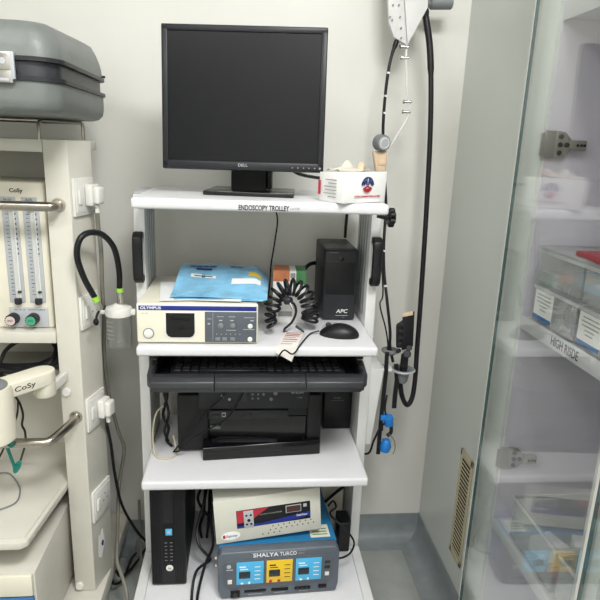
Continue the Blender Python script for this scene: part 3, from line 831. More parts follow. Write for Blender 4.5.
# electrosurgical unit
SA = R(3.0)
t = thing('electrosurgical_unit', 'blue electrosurgical unit with sky and yellow front panels on bottom shelf', 'surgical unit', (-.104, -.018, ZB), (0, 0, SA))
sw, sh = .341, .153
MB().box(.003, sw-.003, .03, .31, .012, sh-.002, .004).build('casing', m_teal, t)
b = MB(); b.prism([(.010, .004), (sw-.004, .004), (sw+.001, .03), (sw, sh-.018), (sw-.010, sh), (.010, sh), (0, sh-.018), (.002, .03)], 'y', 0, .034, .005, 3)
fp = b.build('front_shell', m_shgrey, t)
b = MB(); b.prism([(.016, .052), (.030, .036), (sw-.030, .036), (sw-.016, .052), (sw-.014, .116), (sw-.022, .128), (.022, .128), (.014, .116)], 'y', -.0015, .002, .001)
cpn = b.build('control_panel', m_panelg, fp)
text('lettering', 'SHALYA', (.132, -.0006, .1395), m_txtw, fp, width=.070, height=.0125, bold=.03)
text('lettering', 'TURCO', (.195, -.0006, .1395), m_txtw, fp, width=.047, height=.0115)
text('lettering', 'disc', (.231, -.0006, .1390), m_txtg, fp, width=.018, height=.005)
MB().box(.092, .245, -.0004, .001, .1472, .1478).build('stripe', m_lgrey, fp)
for x0, x1, mat in ((.052, .127, m_skyp), (.135, .208, m_yelp), (.217, .290, m_skyp)):
    p_ = MB().box(x0, x1, -.0030, -.001, .050, .122, .0008).build('display_panel', mat, cpn)
    MB().box(x0+.007, x0+.038, -.0042, -.0028, .070, .092, .0006).build('display', m_lcd, p_)
    b = MB()
    b.box(x0+.008, x0+.026, -.0034, -.0028, .105, .109); b.box(x0+.010, x0+.032, -.0034, -.0028, .098, .1005)
    for k in range(4): b.box(x0+.050, x0+.066, -.0034, -.0028, .104-k*.013, .106-k*.013)
    if mat is m_skyp:
        b.box(x0+.012, x0+.019, -.0034, -.0028, .051, .056); b.box(x0+.033, x0+.038, -.0034, -.0028, .051, .058)
    b.build('panel_print', m_txtw if mat is m_skyp else m_txtk, p_)
    if mat is m_yelp:
        b = MB()
        for x in (.012, .035): b.lathe([(.0045, 0), (.0045, .0012)], (x0+x, -.0030, .055), (0, -1, 0), 14)
        b.build('panel_button', m_red, p_)
for q_ in ((.028, .040, .054, .067), (sw-.040, sw-.028, .060, .072)): MB().box(q_[0], q_[1], -.0030, -.001, q_[2], q_[3], .0008).build('white_button', m_plug, cpn)
b = MB(); b.box(sw-.042, sw-.026, -.0030, -.001, .083, .093, .001); b.box(sw-.042, sw-.026, -.0030, -.001, .100, .109, .001); b.build('side_button', m_lcd, cpn)
b = MB(); b.lathe([(.006, 0), (.006, .001)], (.031, -.0015, .110), (0, -1, 0), 14); b.box(.024, .042, -.0024, -.001, .098, .1005); b.build('mark', m_lgrey, cpn)
b = MB(); b.box(.036, .062, -.004, .002, .008, .030, .002)
b.box(.074, .135, -.003, .002, .021, .028, .001); b.box(.150, .198, -.003, .002, .020, .028, .001)
b.box(.216, .262, -.003, .002, .018, .028, .003); b.box(.284, .308, -.003, .002, .018, .030, .002)
b.build('socket', m_blackm, fp)
for x in (.225, .238, .250): MB().lathe([(.004, 0), (.004, .002)], (x, -.003, .023), (0, -1, 0), 12).build('socket_pin', m_dark, fp)
MB().box(.043, .055, -.0065, -.004, .012, .026, .001).build('power_switch', m_dark, fp)
for x0, x1 in ((.085, .125), (.158, .19), (.23, .255)): MB().box(x0, x1, -.0006, .001, .0125, .0145).build('print', m_txtg, fp)
MB().box(.265, .322, .045, .10, sh-.002, sh-.0012).build('rating_label', m_cream, t)
b = MB()
for k in range(3): b.box(.272, .315, .055+k*.012, .059+k*.012, sh-.0012, sh-.0009)
b.build('label_print', m_greenp, t)
text('lettering', 'ELECTRO SURGICAL', (.26, .13, sh-.0016), m_skyp, t, width=.10, height=.012, orient=Matrix.Identity(4))
text('lettering', 'SHALYA', (.275, .158, sh-.0016), m_skyp, t, width=.07, height=.010, orient=Matrix.Identity(4))
MB().sphere((-.003, .05, .10), .004).sphere((-.003, .05, .075), .004).build('side_screw', m_cream, t)

# voltage stabiliser on top
t = thing('voltage_stabilizer', 'cream voltage stabilizer set askew on top of the blue unit', 'stabilizer', (-.108, .018, ZB+sh+.0008), (R(-.0), R(-4.2), R(5.5)))
vw, vh, vd = .298, .136, .22
MB().box(0.001, vw-.001, .004, vd, 0, vh, .003).build('casing', m_stab, t)
fp = MB().box(0, vw, 0, .006, 0, vh, .002).build('front_panel', m_stab, t)
pl = MB().box(.060, .268, -.0010, .001, .042, .098, .0004).build('name_plate', m_black, fp)
b = MB(); b.prism([(.061, .097), (.061, .058), (.095, .060), (.15, .097)], 'y', -.0016, -.0008); b.build('print_red', m_red, pl)
b = MB(); b.prism([(.061, .043), (.061, .050), (.13, .050), (.20, .058), (.267, .066), (.267, .052), (.20, .043)], 'y', -.0016, -.0008); b.build('print_blue', m_navy, pl)
sk = MB().box(.080, .107, -.004, .001, .044, .095, .001).build('socket_outlet', m_lgrey, pl)
b = MB()
for dx, dz, r_ in ((-.006, .082, .0032), (.006, .082, .0032), (0, .066, .0048), (-.006, .054, .0032), (.006, .054, .0032)): b.lathe([(r_, 0), (r_, .0006)], (.0935+dx, -.004, dz), (0, -1, 0), 12)
b.build('socket_hole', m_blackm, sk)
b = MB(); b.box(.198, .242, -.0020, -.0008, .070, .093, .001); b.box(.248, .258, -.002, -.0008, .082, .092, .0005); b.build('display_frame', m_lgrey, pl)
b = MB(); b.box(.200, .240, -.0024, -.0019, .072, .091); b.build('display', M('meter_display', (70, 40, 38), .3), pl)
text('lettering', 'AUTOMATIC VOLTAGE STABILIZER', (.156, -.0011, .077), m_txtg, pl, width=.062, height=.0035)
text('lettering', 'Stabilizer', (.243, -.0017, .058), m_txtw, pl, width=.032, height=.006, shear=.2)
b = MB(); b.prism([(.041+.0265*math.cos(a*PI/14), .022+.0125*math.sin(a*PI/14)) for a in range(28)], 'y', -.0012, .001); ov = b.build('logo_oval', m_txtw, fp)
text('lettering', 'Ergoway', (.043, -.0013, .022), m_blueprint, ov, width=.032, height=.0095, shear=.35, bold=.01)
MB().box(.019, .026, -.0019, -.0010, .017, .027).build('logo_mark', m_red, ov)
b = MB()
for r_, zz in enumerate((.034, .023, .012)):
    for c in range(8 if r_ == 0 else 9 if r_ == 1 else 4):
        x = .160+c*.0155+(r_ % 2)*-.008
        if r_ == 2: x = .130+c*.016
        b.lathe([(.0019, 0), (.0019, .0008)], (x, .0002, zz+.0004*c), (0, -1, 0), 10)
b.build('vent_hole', m_blackm, fp)
# black adapter, cream socket box at the back right
o = MB().box(.262, .300, .165, .235, ZB, .300, .005, 3).build('power_adapter', m_black, None, (.28, .2, ZB)); tag(o, 'black power adapter standing on the bottom shelf right of the blue unit', 'adapter')
t = thing('socket_box', 'cream socket box at the back of the bottom shelf', 'socket box', (.262, .335, ZB))
bx = MB().box(.222, .300, .31, .36, ZB, .44, .004).build('housing', m_cream, t)
MB().box(.232, .290, .3085, .311, .36, .425, .002).build('outlet_face', m_plug, t)
cable('power_cable', 'black cable looping beside the blue unit down to the bottom shelf', [(0.2286, 0.1900, 0.3457), (0.2435, 0.1900, 0.3632), (0.2503, 0.1700, 0.3554), (0.2255, 0.1300, 0.3630), (0.2396, 0.1000, 0.3565), (0.2726, 0.0900, 0.3285), (0.2949, 0.0850, 0.2935), (0.2868, 0.0800, 0.2629), (0.2656, 0.0750, 0.2501), (0.2437, 0.0700, 0.2497)], .003, m_black)
cable('power_cable', 'thick black cable slanting behind the cream stabilizer', [(0.2368, 0.3000, 0.2850), (0.2601, 0.2700, 0.3347), (0.2843, 0.2500, 0.3730)], .005, m_black)
# bundle between computer and stabiliser
cs = [('thick black cable hanging close beside the desktop computer', [(-0.1468, 0.2200, 0.3983), (-0.1564, 0.1800, 0.3660), (-0.1717, 0.1400, 0.3084), (-0.1637, 0.1100, 0.2792), (-0.1427, 0.1000, 0.2553), (-0.1305, 0.0900, 0.2421), (-0.1680, 0.0500, 0.2356), (-.175, -.02, .200), (-.165, -.07, .200), (-.16, -.12, .19), (-.158, -.13, .10)]),
      ('black cable in the bundle passing left of the blue unit', [(-0.1274, 0.2000, 0.4108), (-0.1314, 0.1600, 0.3273), (-0.1233, 0.1200, 0.2700), (-0.1437, 0.0700, 0.2418), (-.160, -.005, .2005), (-.152, -.06, .2005), (-.145, -.12, .19), (-.143, -.13, .10)]),
      ('black cable looped at the back of the bundle beside the computer', [(-0.1674, 0.2500, 0.3793), (-0.1762, 0.2400, 0.3433), (-0.1441, 0.2200, 0.3024), (-0.1254, 0.2200, 0.3555), (-0.1394, 0.2500, 0.3786)]),
      ('black cable hanging highest between computer and cream stabilizer', [(-0.1571, 0.2800, 0.3596), (-0.1600, 0.2700, 0.2785), (-0.1724, 0.2600, 0.2267), (-0.1560, 0.2500, 0.1700), (-0.1468, 0.2600, 0.2371), (-0.1412, 0.2800, 0.3592)])]
for l_, pt in cs: cable('power_cable', l_, pt, .0042, m_black, group='cable bundle beside the computer')

# ------------------------------------------------------------------ cables behind the trolley
cable('monitor_cable', 'black cable from the monitor back to behind the glove carton', [(-.01, .20, 1.42), (0.0878, 0.2700, 1.3626), (0.1220, 0.3000, 1.3486), (0.1787, 0.3600, 1.3388), (.27, .42, 1.33), (.28, .45, 1.15)], .0048, m_black)
cable('monitor_cable', 'thin black cable dropping behind the trolley from the top shelf', [(.02, .40, 1.31), (.02, .425, 1.29), (0.0581, 0.4250, 1.2190), (0.0540, 0.4250, 1.1409), (0.0434, 0.4250, 1.0610), (0.0390, 0.4250, 0.9794), (.02, .43, .85), (.0, .44, .6)], .0024, m_black)
cable('power_cable', 'thick black cable arching left from the battery backup', [(.205, .437, 1.09), (0.2076, 0.4400, 1.0708), (0.1668, 0.4200, 1.0675), (0.1413, 0.3800, 1.0498), (0.1304, 0.3500, 1.0153), (.12, .34, .96)], .0062, m_black)

# ------------------------------------------------------------------ endoscope hanger on the wall, endoscope
t = thing('endoscope_hanger', 'white folded wall bracket with wire arm at top centre right', 'hanger', (.40, .487, 1.70))
b = MB()
b.prism([(0.3352, 0.3600, 1.9976)[0::2], (0.3457, 0.3600, 1.8270)[0::2], (0.3529, 0.3600, 1.7715)[0::2], (0.3702, 0.3600, 1.7337)[0::2], (0.4092, 0.3600, 1.7149)[0::2], (0.3908, 0.3600, 1.8295)[0::2], (0.3707, 0.3600, 1.9999)[0::2]], 'y', .36, .372, .001)
b.build('plate', m_post, t)
b = MB()
b.prism([(0.3707, 0.3600, 1.9999)[0::2], (0.3908, 0.3600, 1.8295)[0::2], (0.4092, 0.3600, 1.7149)[0::2], (0.4579, 0.3600, 1.8131)[0::2], (0.4422, 0.3600, 2.0047)[0::2]], 'y', .352, .364, .001)
b.build('plate', m_post, t)
b = MB()
for px_, py_ in ((0, 0),):
    pass
for c in ((0.3603, 0.3580, 1.8148), (0.3543, 0.3580, 1.7840), (0.3605, 0.3580, 1.7766), (0.3772, 0.3580, 1.8157), (0.3826, 0.3580, 1.7855), (0.3878, 0.3580, 1.7576), (0.3899, 0.3580, 1.7318)):
    b.cyl(c, (c[0], c[1]-.004, c[2]), .0022, seg=8)
b.build('rivet', m_grey, t)
b = MB(); b.box(.36, .44, .37, .488, 1.90, 2.02, .004); b.build('wall_mount', m_post, t)
b = MB()
b.tube([(0.4095, 0.3620, 1.7178), (0.4071, 0.3500, 1.6739), (0.4143, 0.3400, 1.5933), (0.4253, 0.3400, 1.5340), (0.4134, 0.3400, 1.5005), (0.3851, 0.3400, 1.4492), (0.3748, 0.3400, 1.4291)], .0032, 8)
b.build('wire_arm', m_post, t)
b = MB()
for c in ((0.4026, 0.3550, 1.7085), (0.4038, 0.3500, 1.6790), (0.4200, 0.3400, 1.5611), (0.4194, 0.3400, 1.5338)):
    b.cyl((c[0]-.012, c[1], c[2]), (c[0]+.010, c[1]-.002, c[2]), .0038, seg=10, bev=.001); b.cyl((c[0]-.015, c[1], c[2]), (c[0]-.011, c[1], c[2]), .006, seg=10)
b.build('arm_screw', m_chrome, t)
# round scope connector dial held by the arm
dc = Vector((0.3505, 0.3300, 1.4451))
b = MB(); b.lathe([(.020, 0), (.0235, .004), (.0235, .026), (.021, .030)], dc+Vector((-.006, .018, .002)), (.35, -1, -.1), 28); b.build('dial_drum', m_grey, t)
b = MB(); b.lathe([(.0185, 0), (.0185, .003), (.016, .004)], dc+Vector((.0035, -.0105, -.0005)), (.35, -1, -.1), 28); b.build('dial_face', m_lgrey, t)
ax = Vector((.35, -1, -.1)).normalized(); u_ = ax.orthogonal().normalized(); v_ = ax.cross(u_); c0 = dc+Vector((.0035, -.0105, -.0005))+ax*.004
b = MB(); b.tube([c0+u_*.0135*math.cos(k*PI/9)+v_*.0135*math.sin(k*PI/9) for k in range(18)], .0014, 6, 2, closed=True); b.build('dial_ring', m_plug, t)
b = MB()
a0, a1 = Vector((0.3268, 0.3350, 1.4218)), Vector((0.3710, 0.3350, 1.4234)); b0, b1 = Vector((0.3399, 0.3350, 1.3626)), Vector((0.3697, 0.3350, 1.3636))
th = Vector((0, .022, 0))
b.hull8([b0, b1, b1+th, b0+th, a0, a1, a1+th, a0+th], .005, 3)
b.hull8([b0+Vector((.004, -.003, .018)), b1+Vector((-.003, -.003, .018)), b1+th+Vector((0, 0, .018)), b0+th+Vector((0, 0, .018)), b0+Vector((.003, -.003, .034)), b1+Vector((0, -.003, .034)), b1+th+Vector((0, 0, .034)), b0+th+Vector((0, 0, .034))], .003)
b.build('foam_pad', m_tan, t)

cyl_ = MB(); cyl_.cyl((0.4653, 0.4000, 1.8348), (0.4801, 0.4000, 1.8330), .010, seg=14); cyl_.cyl((0.4769, 0.4000, 1.8354), (0.5412, 0.4000, 1.8391), .0175, seg=20, bev=.003)
o = cyl_.build('light_guide_connector', m_grey, None, (0.5061, 0.4000, 1.8371)); tag(o, 'grey cylindrical connector at the top edge above the right scope tube', 'connector')
# fasten it to the wall
t = thing('flexible_endoscope', 'black flexible endoscope with control body standing in a grey cup', 'endoscope', (.41, .24, .78))
b = MB()
ins = [(0.3831, 0.3750, 1.7290), (0.3683, 0.3700, 1.6799), (0.3601, 0.3650, 1.6200), (0.3569, 0.3620, 1.5378), (0.3592, 0.3620, 1.4681), (0.3692, 0.3600, 1.3683), (0.3808, 0.3500, 1.2663), (0.3777, 0.3300, 1.1635), (0.3797, 0.3100, 1.0754), (0.3884, 0.2800, 0.9896), (0.4002, 0.2620, 0.9006), (0.4031, 0.2580, 0.8509), (0.4149, 0.2520, 0.8014)]
b.tube(ins, lambda s: .0075 if s < .03 else .0052 if s < .06 else .0046, 10)
b.build('insertion_tube', m_black, t)
b = MB()
for px_, py_, yy in ((388.3, 70, .367), (385.5, 92, .3635), (384, 112, .362), (384.2, 240, .3302), (384.0, 262, .315), (385.3, 285, .296), (388.3, 318, .271)):
    pass
b.bm.free()
mk = MB()
for a_, c_ in (((0.3629, 0.3665, 1.6418), (0.3623, 0.3660, 1.6364)), ((0.3582, 0.3635, 1.5791), (0.3580, 0.3635, 1.5736)), ((0.3579, 0.3620, 1.5323), (0.3580, 0.3620, 1.5268)), ((0.3786, 0.3240, 1.1340), (0.3788, 0.3230, 1.1281)), ((0.3836, 0.2945, 1.0325), (0.3843, 0.2930, 1.0267)), ((0.3945, 0.2710, 0.9421), (0.3953, 0.2700, 0.9361))):
    mk.cyl(a_, c_, .0051, seg=12)
mk.build('depth_mark', m_txtw, t)
b = MB()
uni = [(0.4550, 0.3800, 1.8170), (0.4664, 0.3750, 1.7726), (0.4800, 0.3700, 1.7068), (0.4904, 0.3600, 1.5984), (0.4978, 0.3500, 1.4591), (0.5023, 0.3400, 1.2856), (0.5042, 0.3300, 1.1356), (0.5029, 0.3100, 0.9509), (0.4988, 0.2900, 0.8268), (0.4966, 0.2750, 0.7325), (0.4902, 0.2680, 0.6745), (0.4742, 0.2620, 0.6534), (0.4534, 0.2550, 0.6874), (0.4411, 0.2500, 0.7431)]
b.tube(uni, lambda s: .012 if s < .03 else .0095 if s < .2 else .0075, 12)
b.build('universal_cord', m_black, t)
b = MB()
b.lathe([(.008, -.03), (.010, 0), (.012, .02), (.011, .06)], (0.4440, 0.2350, 0.7723), (.02, 0, 1), 16)
b.hull8([(0.4128, 0.2250, 0.8563), (0.4403, 0.2250, 0.8565), (0.4519, 0.2650, 0.8486), (0.4237, 0.2650, 0.8485), (0.4072, 0.2250, 0.9251), (0.4328, 0.2250, 0.9439), (0.4442, 0.2650, 0.9381), (0.4180, 0.2650, 0.9189)], .005, 3)
b.hull8([(0.4295, 0.2220, 0.8480), (0.4636, 0.2220, 0.8608), (0.4744, 0.2580, 0.8545), (0.4397, 0.2580, 0.8414), (0.4236, 0.2220, 0.9539), (0.4582, 0.2220, 0.9711), (0.4692, 0.2580, 0.9639), (0.4339, 0.2580, 0.9463)], .004, 3)
cb = b.build('control_body', m_black, t)
b = MB()
for k in range(4):
    z = .868+k*.02
    b.box(.417, .429, .2195, .2255, z-.004, z+.008, .002)
b.build('control_button', m_dark, cb)
b = MB(); b.hull8([(0.4238, 0.2175, 0.9553), (0.4533, 0.2175, 0.9617), (0.4545, 0.2225, 0.9633), (0.4250, 0.2225, 0.9568), (0.4230, 0.2175, 0.9650), (0.4523, 0.2175, 0.9727), (0.4537, 0.2225, 0.9724), (0.4242, 0.2225, 0.9660)]); b.build('label_strip', m_tan, cb)
b = MB(); b.cyl((0.4496, 0.2300, 0.8356), (0.4419, 0.2050, 0.8448), .012, seg=20, bev=.003); b.cyl((0.4516, 0.2220, 0.8576), (0.4479, 0.2100, 0.8619), .009, seg=16, bev=.002); b.cyl((0.4184, 0.2300, 0.8419), (0.4256, 0.2250, 0.8501), .006, seg=10)
b.build('angle_knob', m_dark, cb)

# grey cups of the scope bracket (part of the trolley)
cc = Vector((0.4435, 0.2350, 0.7788))
b = MB(); b.lathe([(.010, -.038), (.016, -.030), (.019, -.008), (.028, -.002), (.034, .003), (.034, .008), (.029, .009), (.021, .004), (.017, -.006), (.014, -.028), (.008, -.036)], cc, (0, 0, 1), 32, caps=False)
b.build('scope_cup', m_grey, trolley)
b = MB(); b.tube([cc+Vector((.0335*math.cos(k*PI/10), .0335*math.sin(k*PI/10), .005)) for k in range(20)], .0032, 8, 2, closed=True); b.build('cup_rim', m_lgrey, trolley)
cc2 = Vector((0.4055, 0.2620, 0.8333))
b = MB(); b.lathe([(.012, -.012), (.022, -.004), (.026, 0), (.026, .006), (.019, .008), (.012, .002)], cc2, (0, 0, 1), 24, caps=False); b.build('tube_cup', m_grey, trolley)

# straps with blue valves hanging under the cups
t = thing('valve_strap', 'black strap with bright blue valves hanging below the grey cup', 'strap', (.40, .235, .79))
b = MB()
b.ribbon([(0.3891, 0.2350, 0.8399), (0.3883, 0.2250, 0.7796), (0.3852, 0.2220, 0.6894), (0.3828, 0.2200, 0.5897), (0.3820, 0.2180, 0.5083)], .012, .004, up=(0, 1, 0))
b.ribbon([(0.4190, 0.2320, 0.8027), (0.4252, 0.2280, 0.7524), (0.4221, 0.2250, 0.7044), (0.4219, 0.2230, 0.6621)], .013, .006, up=(0, 1, 0))
b.tube([(0.3969, 0.2240, 0.7050), (0.3934, 0.2220, 0.6628), (0.3997, 0.2220, 0.6224), (0.3857, 0.2220, 0.5989)], .003, 8)
b.tube([(0.4170, 0.2240, 0.6077), (0.4192, 0.2240, 0.5804), (0.4070, 0.2220, 0.5679)], .006, 8)
b.cyl((0.3839, 0.2180, 0.6111), (0.3854, 0.2180, 0.5908), .007, seg=10)
b.build('strap', m_black, t)
b = MB()
b.lathe([(.006, 0), (.015, .004), (.014, .020), (.017, .024), (.015, .034), (.006, .036)], (0.4110, 0.2240, 0.6044), (-.25, -.25, 1), 16)
b.box(*sum([[a-.009, a+.009] for a in (0.3895, 0.2220, 0.6326)], []), .003)
b.build('valve', m_blue, t)
b = MB()
b.lathe([(.006, 0), (.016, .005), (.018, .022), (.012, .040), (.007, .044)], (0.4015, 0.2220, 0.5161), (.1, -.2, 1), 14)
b.box(*sum([[a-.012, a+.012] for a in (0.4057, 0.2220, 0.5438)], []), .004)
b.build('valve', m_blue, t)
b = MB(); b.tube([(0.4105, 0.2140, 0.5790), (0.4274, 0.2120, 0.5593), (0.4328, 0.2120, 0.5317), (0.4281, 0.2120, 0.5110)], .0016, 6); b.build('wire', m_gtube, t)
cable('scope_cable', 'thin black cable hanging down the right trolley post beside a grab handle', [(.345, .28, 1.23), (0.3738, 0.2800, 1.0205), (0.3656, 0.2700, 0.9765), (0.3878, 0.2620, 0.9006), (0.3990, 0.2620, 0.8365), (.383, .262, .84)], .0025, m_black)
cable('power_cable', 'black cable slanting behind the blue valves to the trolley back', [(0.3981, 0.2700, 0.5809), (0.3843, 0.2900, 0.5174), (0.3711, 0.3300, 0.4441), (.30, .41, .45)], .0036, m_black)

# ------------------------------------------------------------------ anaesthesia machine at the left
MX0 = -1.15
t = gas = thing('anaesthesia_machine', 'cream anaesthesia trolley with flowmeters and drawers at the left edge', 'anaesthesia machine', (-.80, .25, 0))
b = MB(); b.prism([(-.522, .10), (-.465, .10), (-.437, .207), (-.50, .40), (-.522, .40)], 'z', .142, 1.421, .002)
post = b.build('post', m_gas, t)
b = MB(); b.box(MX0-.06, MX0, .10, .40, .142, 1.421, .002); b.build('post', m_gas, t)
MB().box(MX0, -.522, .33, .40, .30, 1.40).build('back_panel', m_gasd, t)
MB().box(MX0, -.5225, .098, .40, 1.391, 1.4205, .002).build('top_shelf', m_gas, t)
b = MB(); b.box(MX0, -.5228, .096, .33, .911, .941, .002); b.build('instrument_shelf', m_gas, t)
# guard rail on top
b = MB()
b.tube([(-.532, .115, 1.420), (-.532, .115, 1.452), (-.531, .118, 1.461), (-.525, .125, 1.464), (-.462, .215, 1.464), (-.459, .220, 1.461), (-.458, .222, 1.452)], .0045, 10, smooth=False)
b.tube([(-.458, .222, 1.456), (-.458, .222, 1.415)], .0045, 10, smooth=False)
b.tube([(-.525, .125, 1.464), (-.56, .12, 1.464), (-1.1, .12, 1.464), (-1.1, .225, 1.464), (-.460, .22, 1.464)], .0045, 10, smooth=False)
b.tube([(-1.1, .12, 1.464), (-1.1, .12, 1.42)], .0045, 10, smooth=False)
b.build('guard_rail', m_steel, t)
MB().box(-.520, -.450, .23, .32, 1.396, 1.4205, .002).build('rear_plate', m_gas, t)
# flowmeter unit
fu = MB().box(-1.10, -.535, .13, .30, .9415, 1.318, .006, 3).build('flowmeter_unit', m_cream, t)
text('lettering', 'CoSy', (-.603, .1297, 1.296), m_txtk, fu, width=.032, height=.013, bold=.08)
TUB = [(-.700, -.668), (-.640, -.603), (-.590, -.548)]
for x0, x1 in ((-.640, -.602), (-.590, -.551)):
    z0_, z1_ = 1.012, 1.262
    ch = MB().box(x0, x1, .1275, .131, z0_, z1_, .0005).build('flow_channel', m_lgrey, fu)
    MB().box(x0+.016, x0+.030, .1262, .1276, z0_+.012, z1_-.012).build('scale', m_plug, ch)
    b = MB(); b.cyl(((x0+x1)/2+.003, .124, z0_+.008), ((x0+x1)/2+.003, .124, z1_-.004), .0055, seg=14); b.build('flow_tube', m_tubeglass, ch)
    b = MB()
    for k in range(22):
        wd = .008 if k % 3 == 0 else .005
        b.box(x0+.0075, x0+.0075+wd, .1266, .1276, z0_+.02+k*.0098, z0_+.0212+k*.0098)
    b.build('scale_marks', m_dark, ch)
    b = MB()
    for k in range(9): b.box(x0+.029, x0+.0325, .1266, .1276, z0_+.125+k*.0125, z0_+.1295+k*.0125)
    b.build('scale_numbers', m_dark, ch)
    b = MB(); b.cyl(((x0+x1)/2+.003, .123, z0_-.004), ((x0+x1)/2+.003, .123, z0_+.012), .009, seg=14, bev=.002); b.box(x0+.024, x0+.031, .119, .127, z0_+.026, z0_+.031); b.build('tube_seat', m_dark, ch)
    b = MB(); b.cyl(((x0+x1)/2+.003, .123, z1_-.012), ((x0+x1)/2+.003, .123, z1_+.002), .009, seg=14, bev=.002); b.build('tube_seat', m_dark, ch)
    lb = MB().box(x0-.002, x1-.004, .1283, .131, 1.267, 1.281, .0004).build('scale_label', m_lgrey, fu)
    text('lettering', 'N₂O' if x0 < -.61 else 'AIR', ((x0+x1)/2-.003, .1283, 1.274), m_txtk, lb, width=.018, height=.007)
kp = MB().box(-.645, -.548, .1278, .131, .945, .998, .0006).build('knob_panel', m_lgrey, fu)
text('lettering', 'N O 2   OXYGEN', (-.593, .1276, .992), m_txtk, kp, width=.075, height=.004)
for x, mat, lt in ((-.633, M('pinkish_knob_face', (206, 188, 186), .5), 'N2O'), (-.583, M('green_knob_face', (66, 160, 124), .5), 'O2')):
    b = MB(); prof = [(.0135, 0), (.0135, .026), (.0125, .028)]
    b.lathe(prof, (x, .1278, .970), (.0, -1, 0), 24)
    for k in range(16):
        a = 2*PI*k/16; b.cyl((x+.0135*math.cos(a), .127, .970+.0135*math.sin(a)), (x+.0135*math.cos(a), .101, .970+.0135*math.sin(a)), .0016, seg=6)
    kn = b.build('flow_knob', m_dark, fu)
    MB().lathe([(.0118, 0), (.0118, .0012)], (x, .0998, .970), (0, -1, 0), 24).build('knob_face', mat, kn)
    text('lettering', lt, (x, .0984, .970), m_txtk, kn, width=.012, height=.005)
# grab rails
b = MB(); b.cyl((MX0, .055, 1.267), (-.50, .055, 1.267), .0115, seg=20)
b.tube([(-.52, .055, 1.267), (-.503, .056, 1.267), (-.494, .066, 1.267), (-.494, .085, 1.267), (-.494, .101, 1.267)], .0115, 16)
b.lathe([(.017, 0), (.017, .003), (.013, .004)], (-.494, .1, 1.267), (0, -1, 0), 20)
b.build('grab_rail', m_steel, t)
b = MB(); b.tube([(MX0, -.02, .690), (-.60, -.02, .690), (-.535, -.02, .690), (-.522, -.018, .691), (-.513, -.008, .694), (-.49, .06, .700), (-.487, .10, .701)], .0115, 16, smooth=False)
b.lathe([(.017, 0), (.017, .003), (.013, .004)], (-.487, .1, .701), (0, -1, 0), 20)
b.build('grab_rail', m_steel, t)
MB().lathe([(.0115, 0), (.0125, .004), (.010, .008)], (-0.5058, 0.1000, 0.7747), (0, -1, 0), 20).build('screw_cap', m_plug, post)
MB().lathe([(.0115, 0), (.0125, .004), (.010, .008)], (-0.5083, 0.1000, 0.1619), (0, -1, 0), 20).build('screw_cap', m_plug, post)
# breathing head 'CoSy' on a swing arm

hd = None
ha, hb = Vector((-.537, .020, 0)), Vector((-.625, -.085, 0))
hd_ = (hb-ha).normalized(); hn = Vector((-hd_.y, hd_.x, 0))
def stad(c0, c1, r, n=10):
    a0 = math.atan2((c1-c0).y, (c1-c0).x); out = []
    for i in range(n+1):
        a = a0+PI/2+PI*i/n; out.append((c0.x+r*math.cos(a), c0.y+r*math.sin(a)))
    for i in range(n+1):
        a = a0-PI/2+PI*i/n; out.append((c1.x+r*math.cos(a), c1.y+r*math.sin(a)))
    return out
b = MB(); b.prism(stad(ha, hb, .030), 'z', .834, .870, .004, 3); hd = b.build('swing_arm', m_cream, t)
b = MB(); b.lathe([(.050, 0), (.054, .004), (.054, .122), (.050, .134)], (hb.x, hb.y, .735), (0, 0, 1), 36); b.build('breathing_head', m_cream, hd)
b = MB(); b.lathe([(.044, 0), (.044, .002), (.040, .005)], (hb.x, hb.y, .8695), (0, 0, 1), 36); b.build('head_cover', m_grey, hd)
b = MB(); b.lathe([(.024, 0), (.026, .003), (.026, .034)], (ha.x+.004, ha.y, .802), (0, 0, 1), 28); b.build('arm_pivot', m_cream, hd)
b = MB(); b.hull8([(-.530, .02, .806), (-.512, .02, .806), (-.500, .099, .806), (-.516, .099, .806), (-.530, .02, .832), (-.512, .02, .832), (-.500, .099, .832), (-.516, .099, .832)], .003); b.build('arm_bracket', m_plug, hd)
mid = ha.lerp(hb, .46)
sd = Vector((-hd_.y, hd_.x, 0))
if sd.x < 0: sd = -sd
fc = mid+sd*.0303; fc.z = .852
om = Matrix.Rotation(math.atan2(-hd_.y, -hd_.x), 4, 'Z') @ FRONT
text('lettering', 'CoSy', fc, m_txtk, hd, width=.052, height=.016, orient=om, bold=.02)
# work tray and drawer unit
b = MB(); b.prism([(MX0, -.15), (-.562, -.15), (-.545, -.138), (-.5225, .085), (-.5225, .33), (MX0, .33)], 'z', .480, .50, .004, 2); wt = b.build('work_tray', m_gas, t)
b = MB(); b.tube([(MX0, -.14, .501), (-.566, -.14, .501), (-.556, -.133, .501), (-.5355, .085, .501)], .0025, 6, smooth=False); b.build('tray_lip', m_gas, wt)
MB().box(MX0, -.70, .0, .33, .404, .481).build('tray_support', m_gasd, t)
b = MB(); b.box(MX0, -.538, -.135, .33, .165, .405, .003); du = b.build('drawer_unit', m_gas, t)
MB().box(MX0+.005, -.542, -.147, -.134, .345, .404, .004).build('drawer', m_cream, du)
dw = MB().box(MX0+.005, -.542, -.147, -.134, .20, .341, .004).build('drawer', M('blue_drawer', (62, 108, 158), .4), du)
b = MB(); b.box(MX0-.06, -.440, -.03, .47, .085, .140, .006); bs = b.build('base_frame', m_gas, t)
MB().box(MX0, -.60, .0, .33, .138, .30).build('base_box', m_gasd, t)
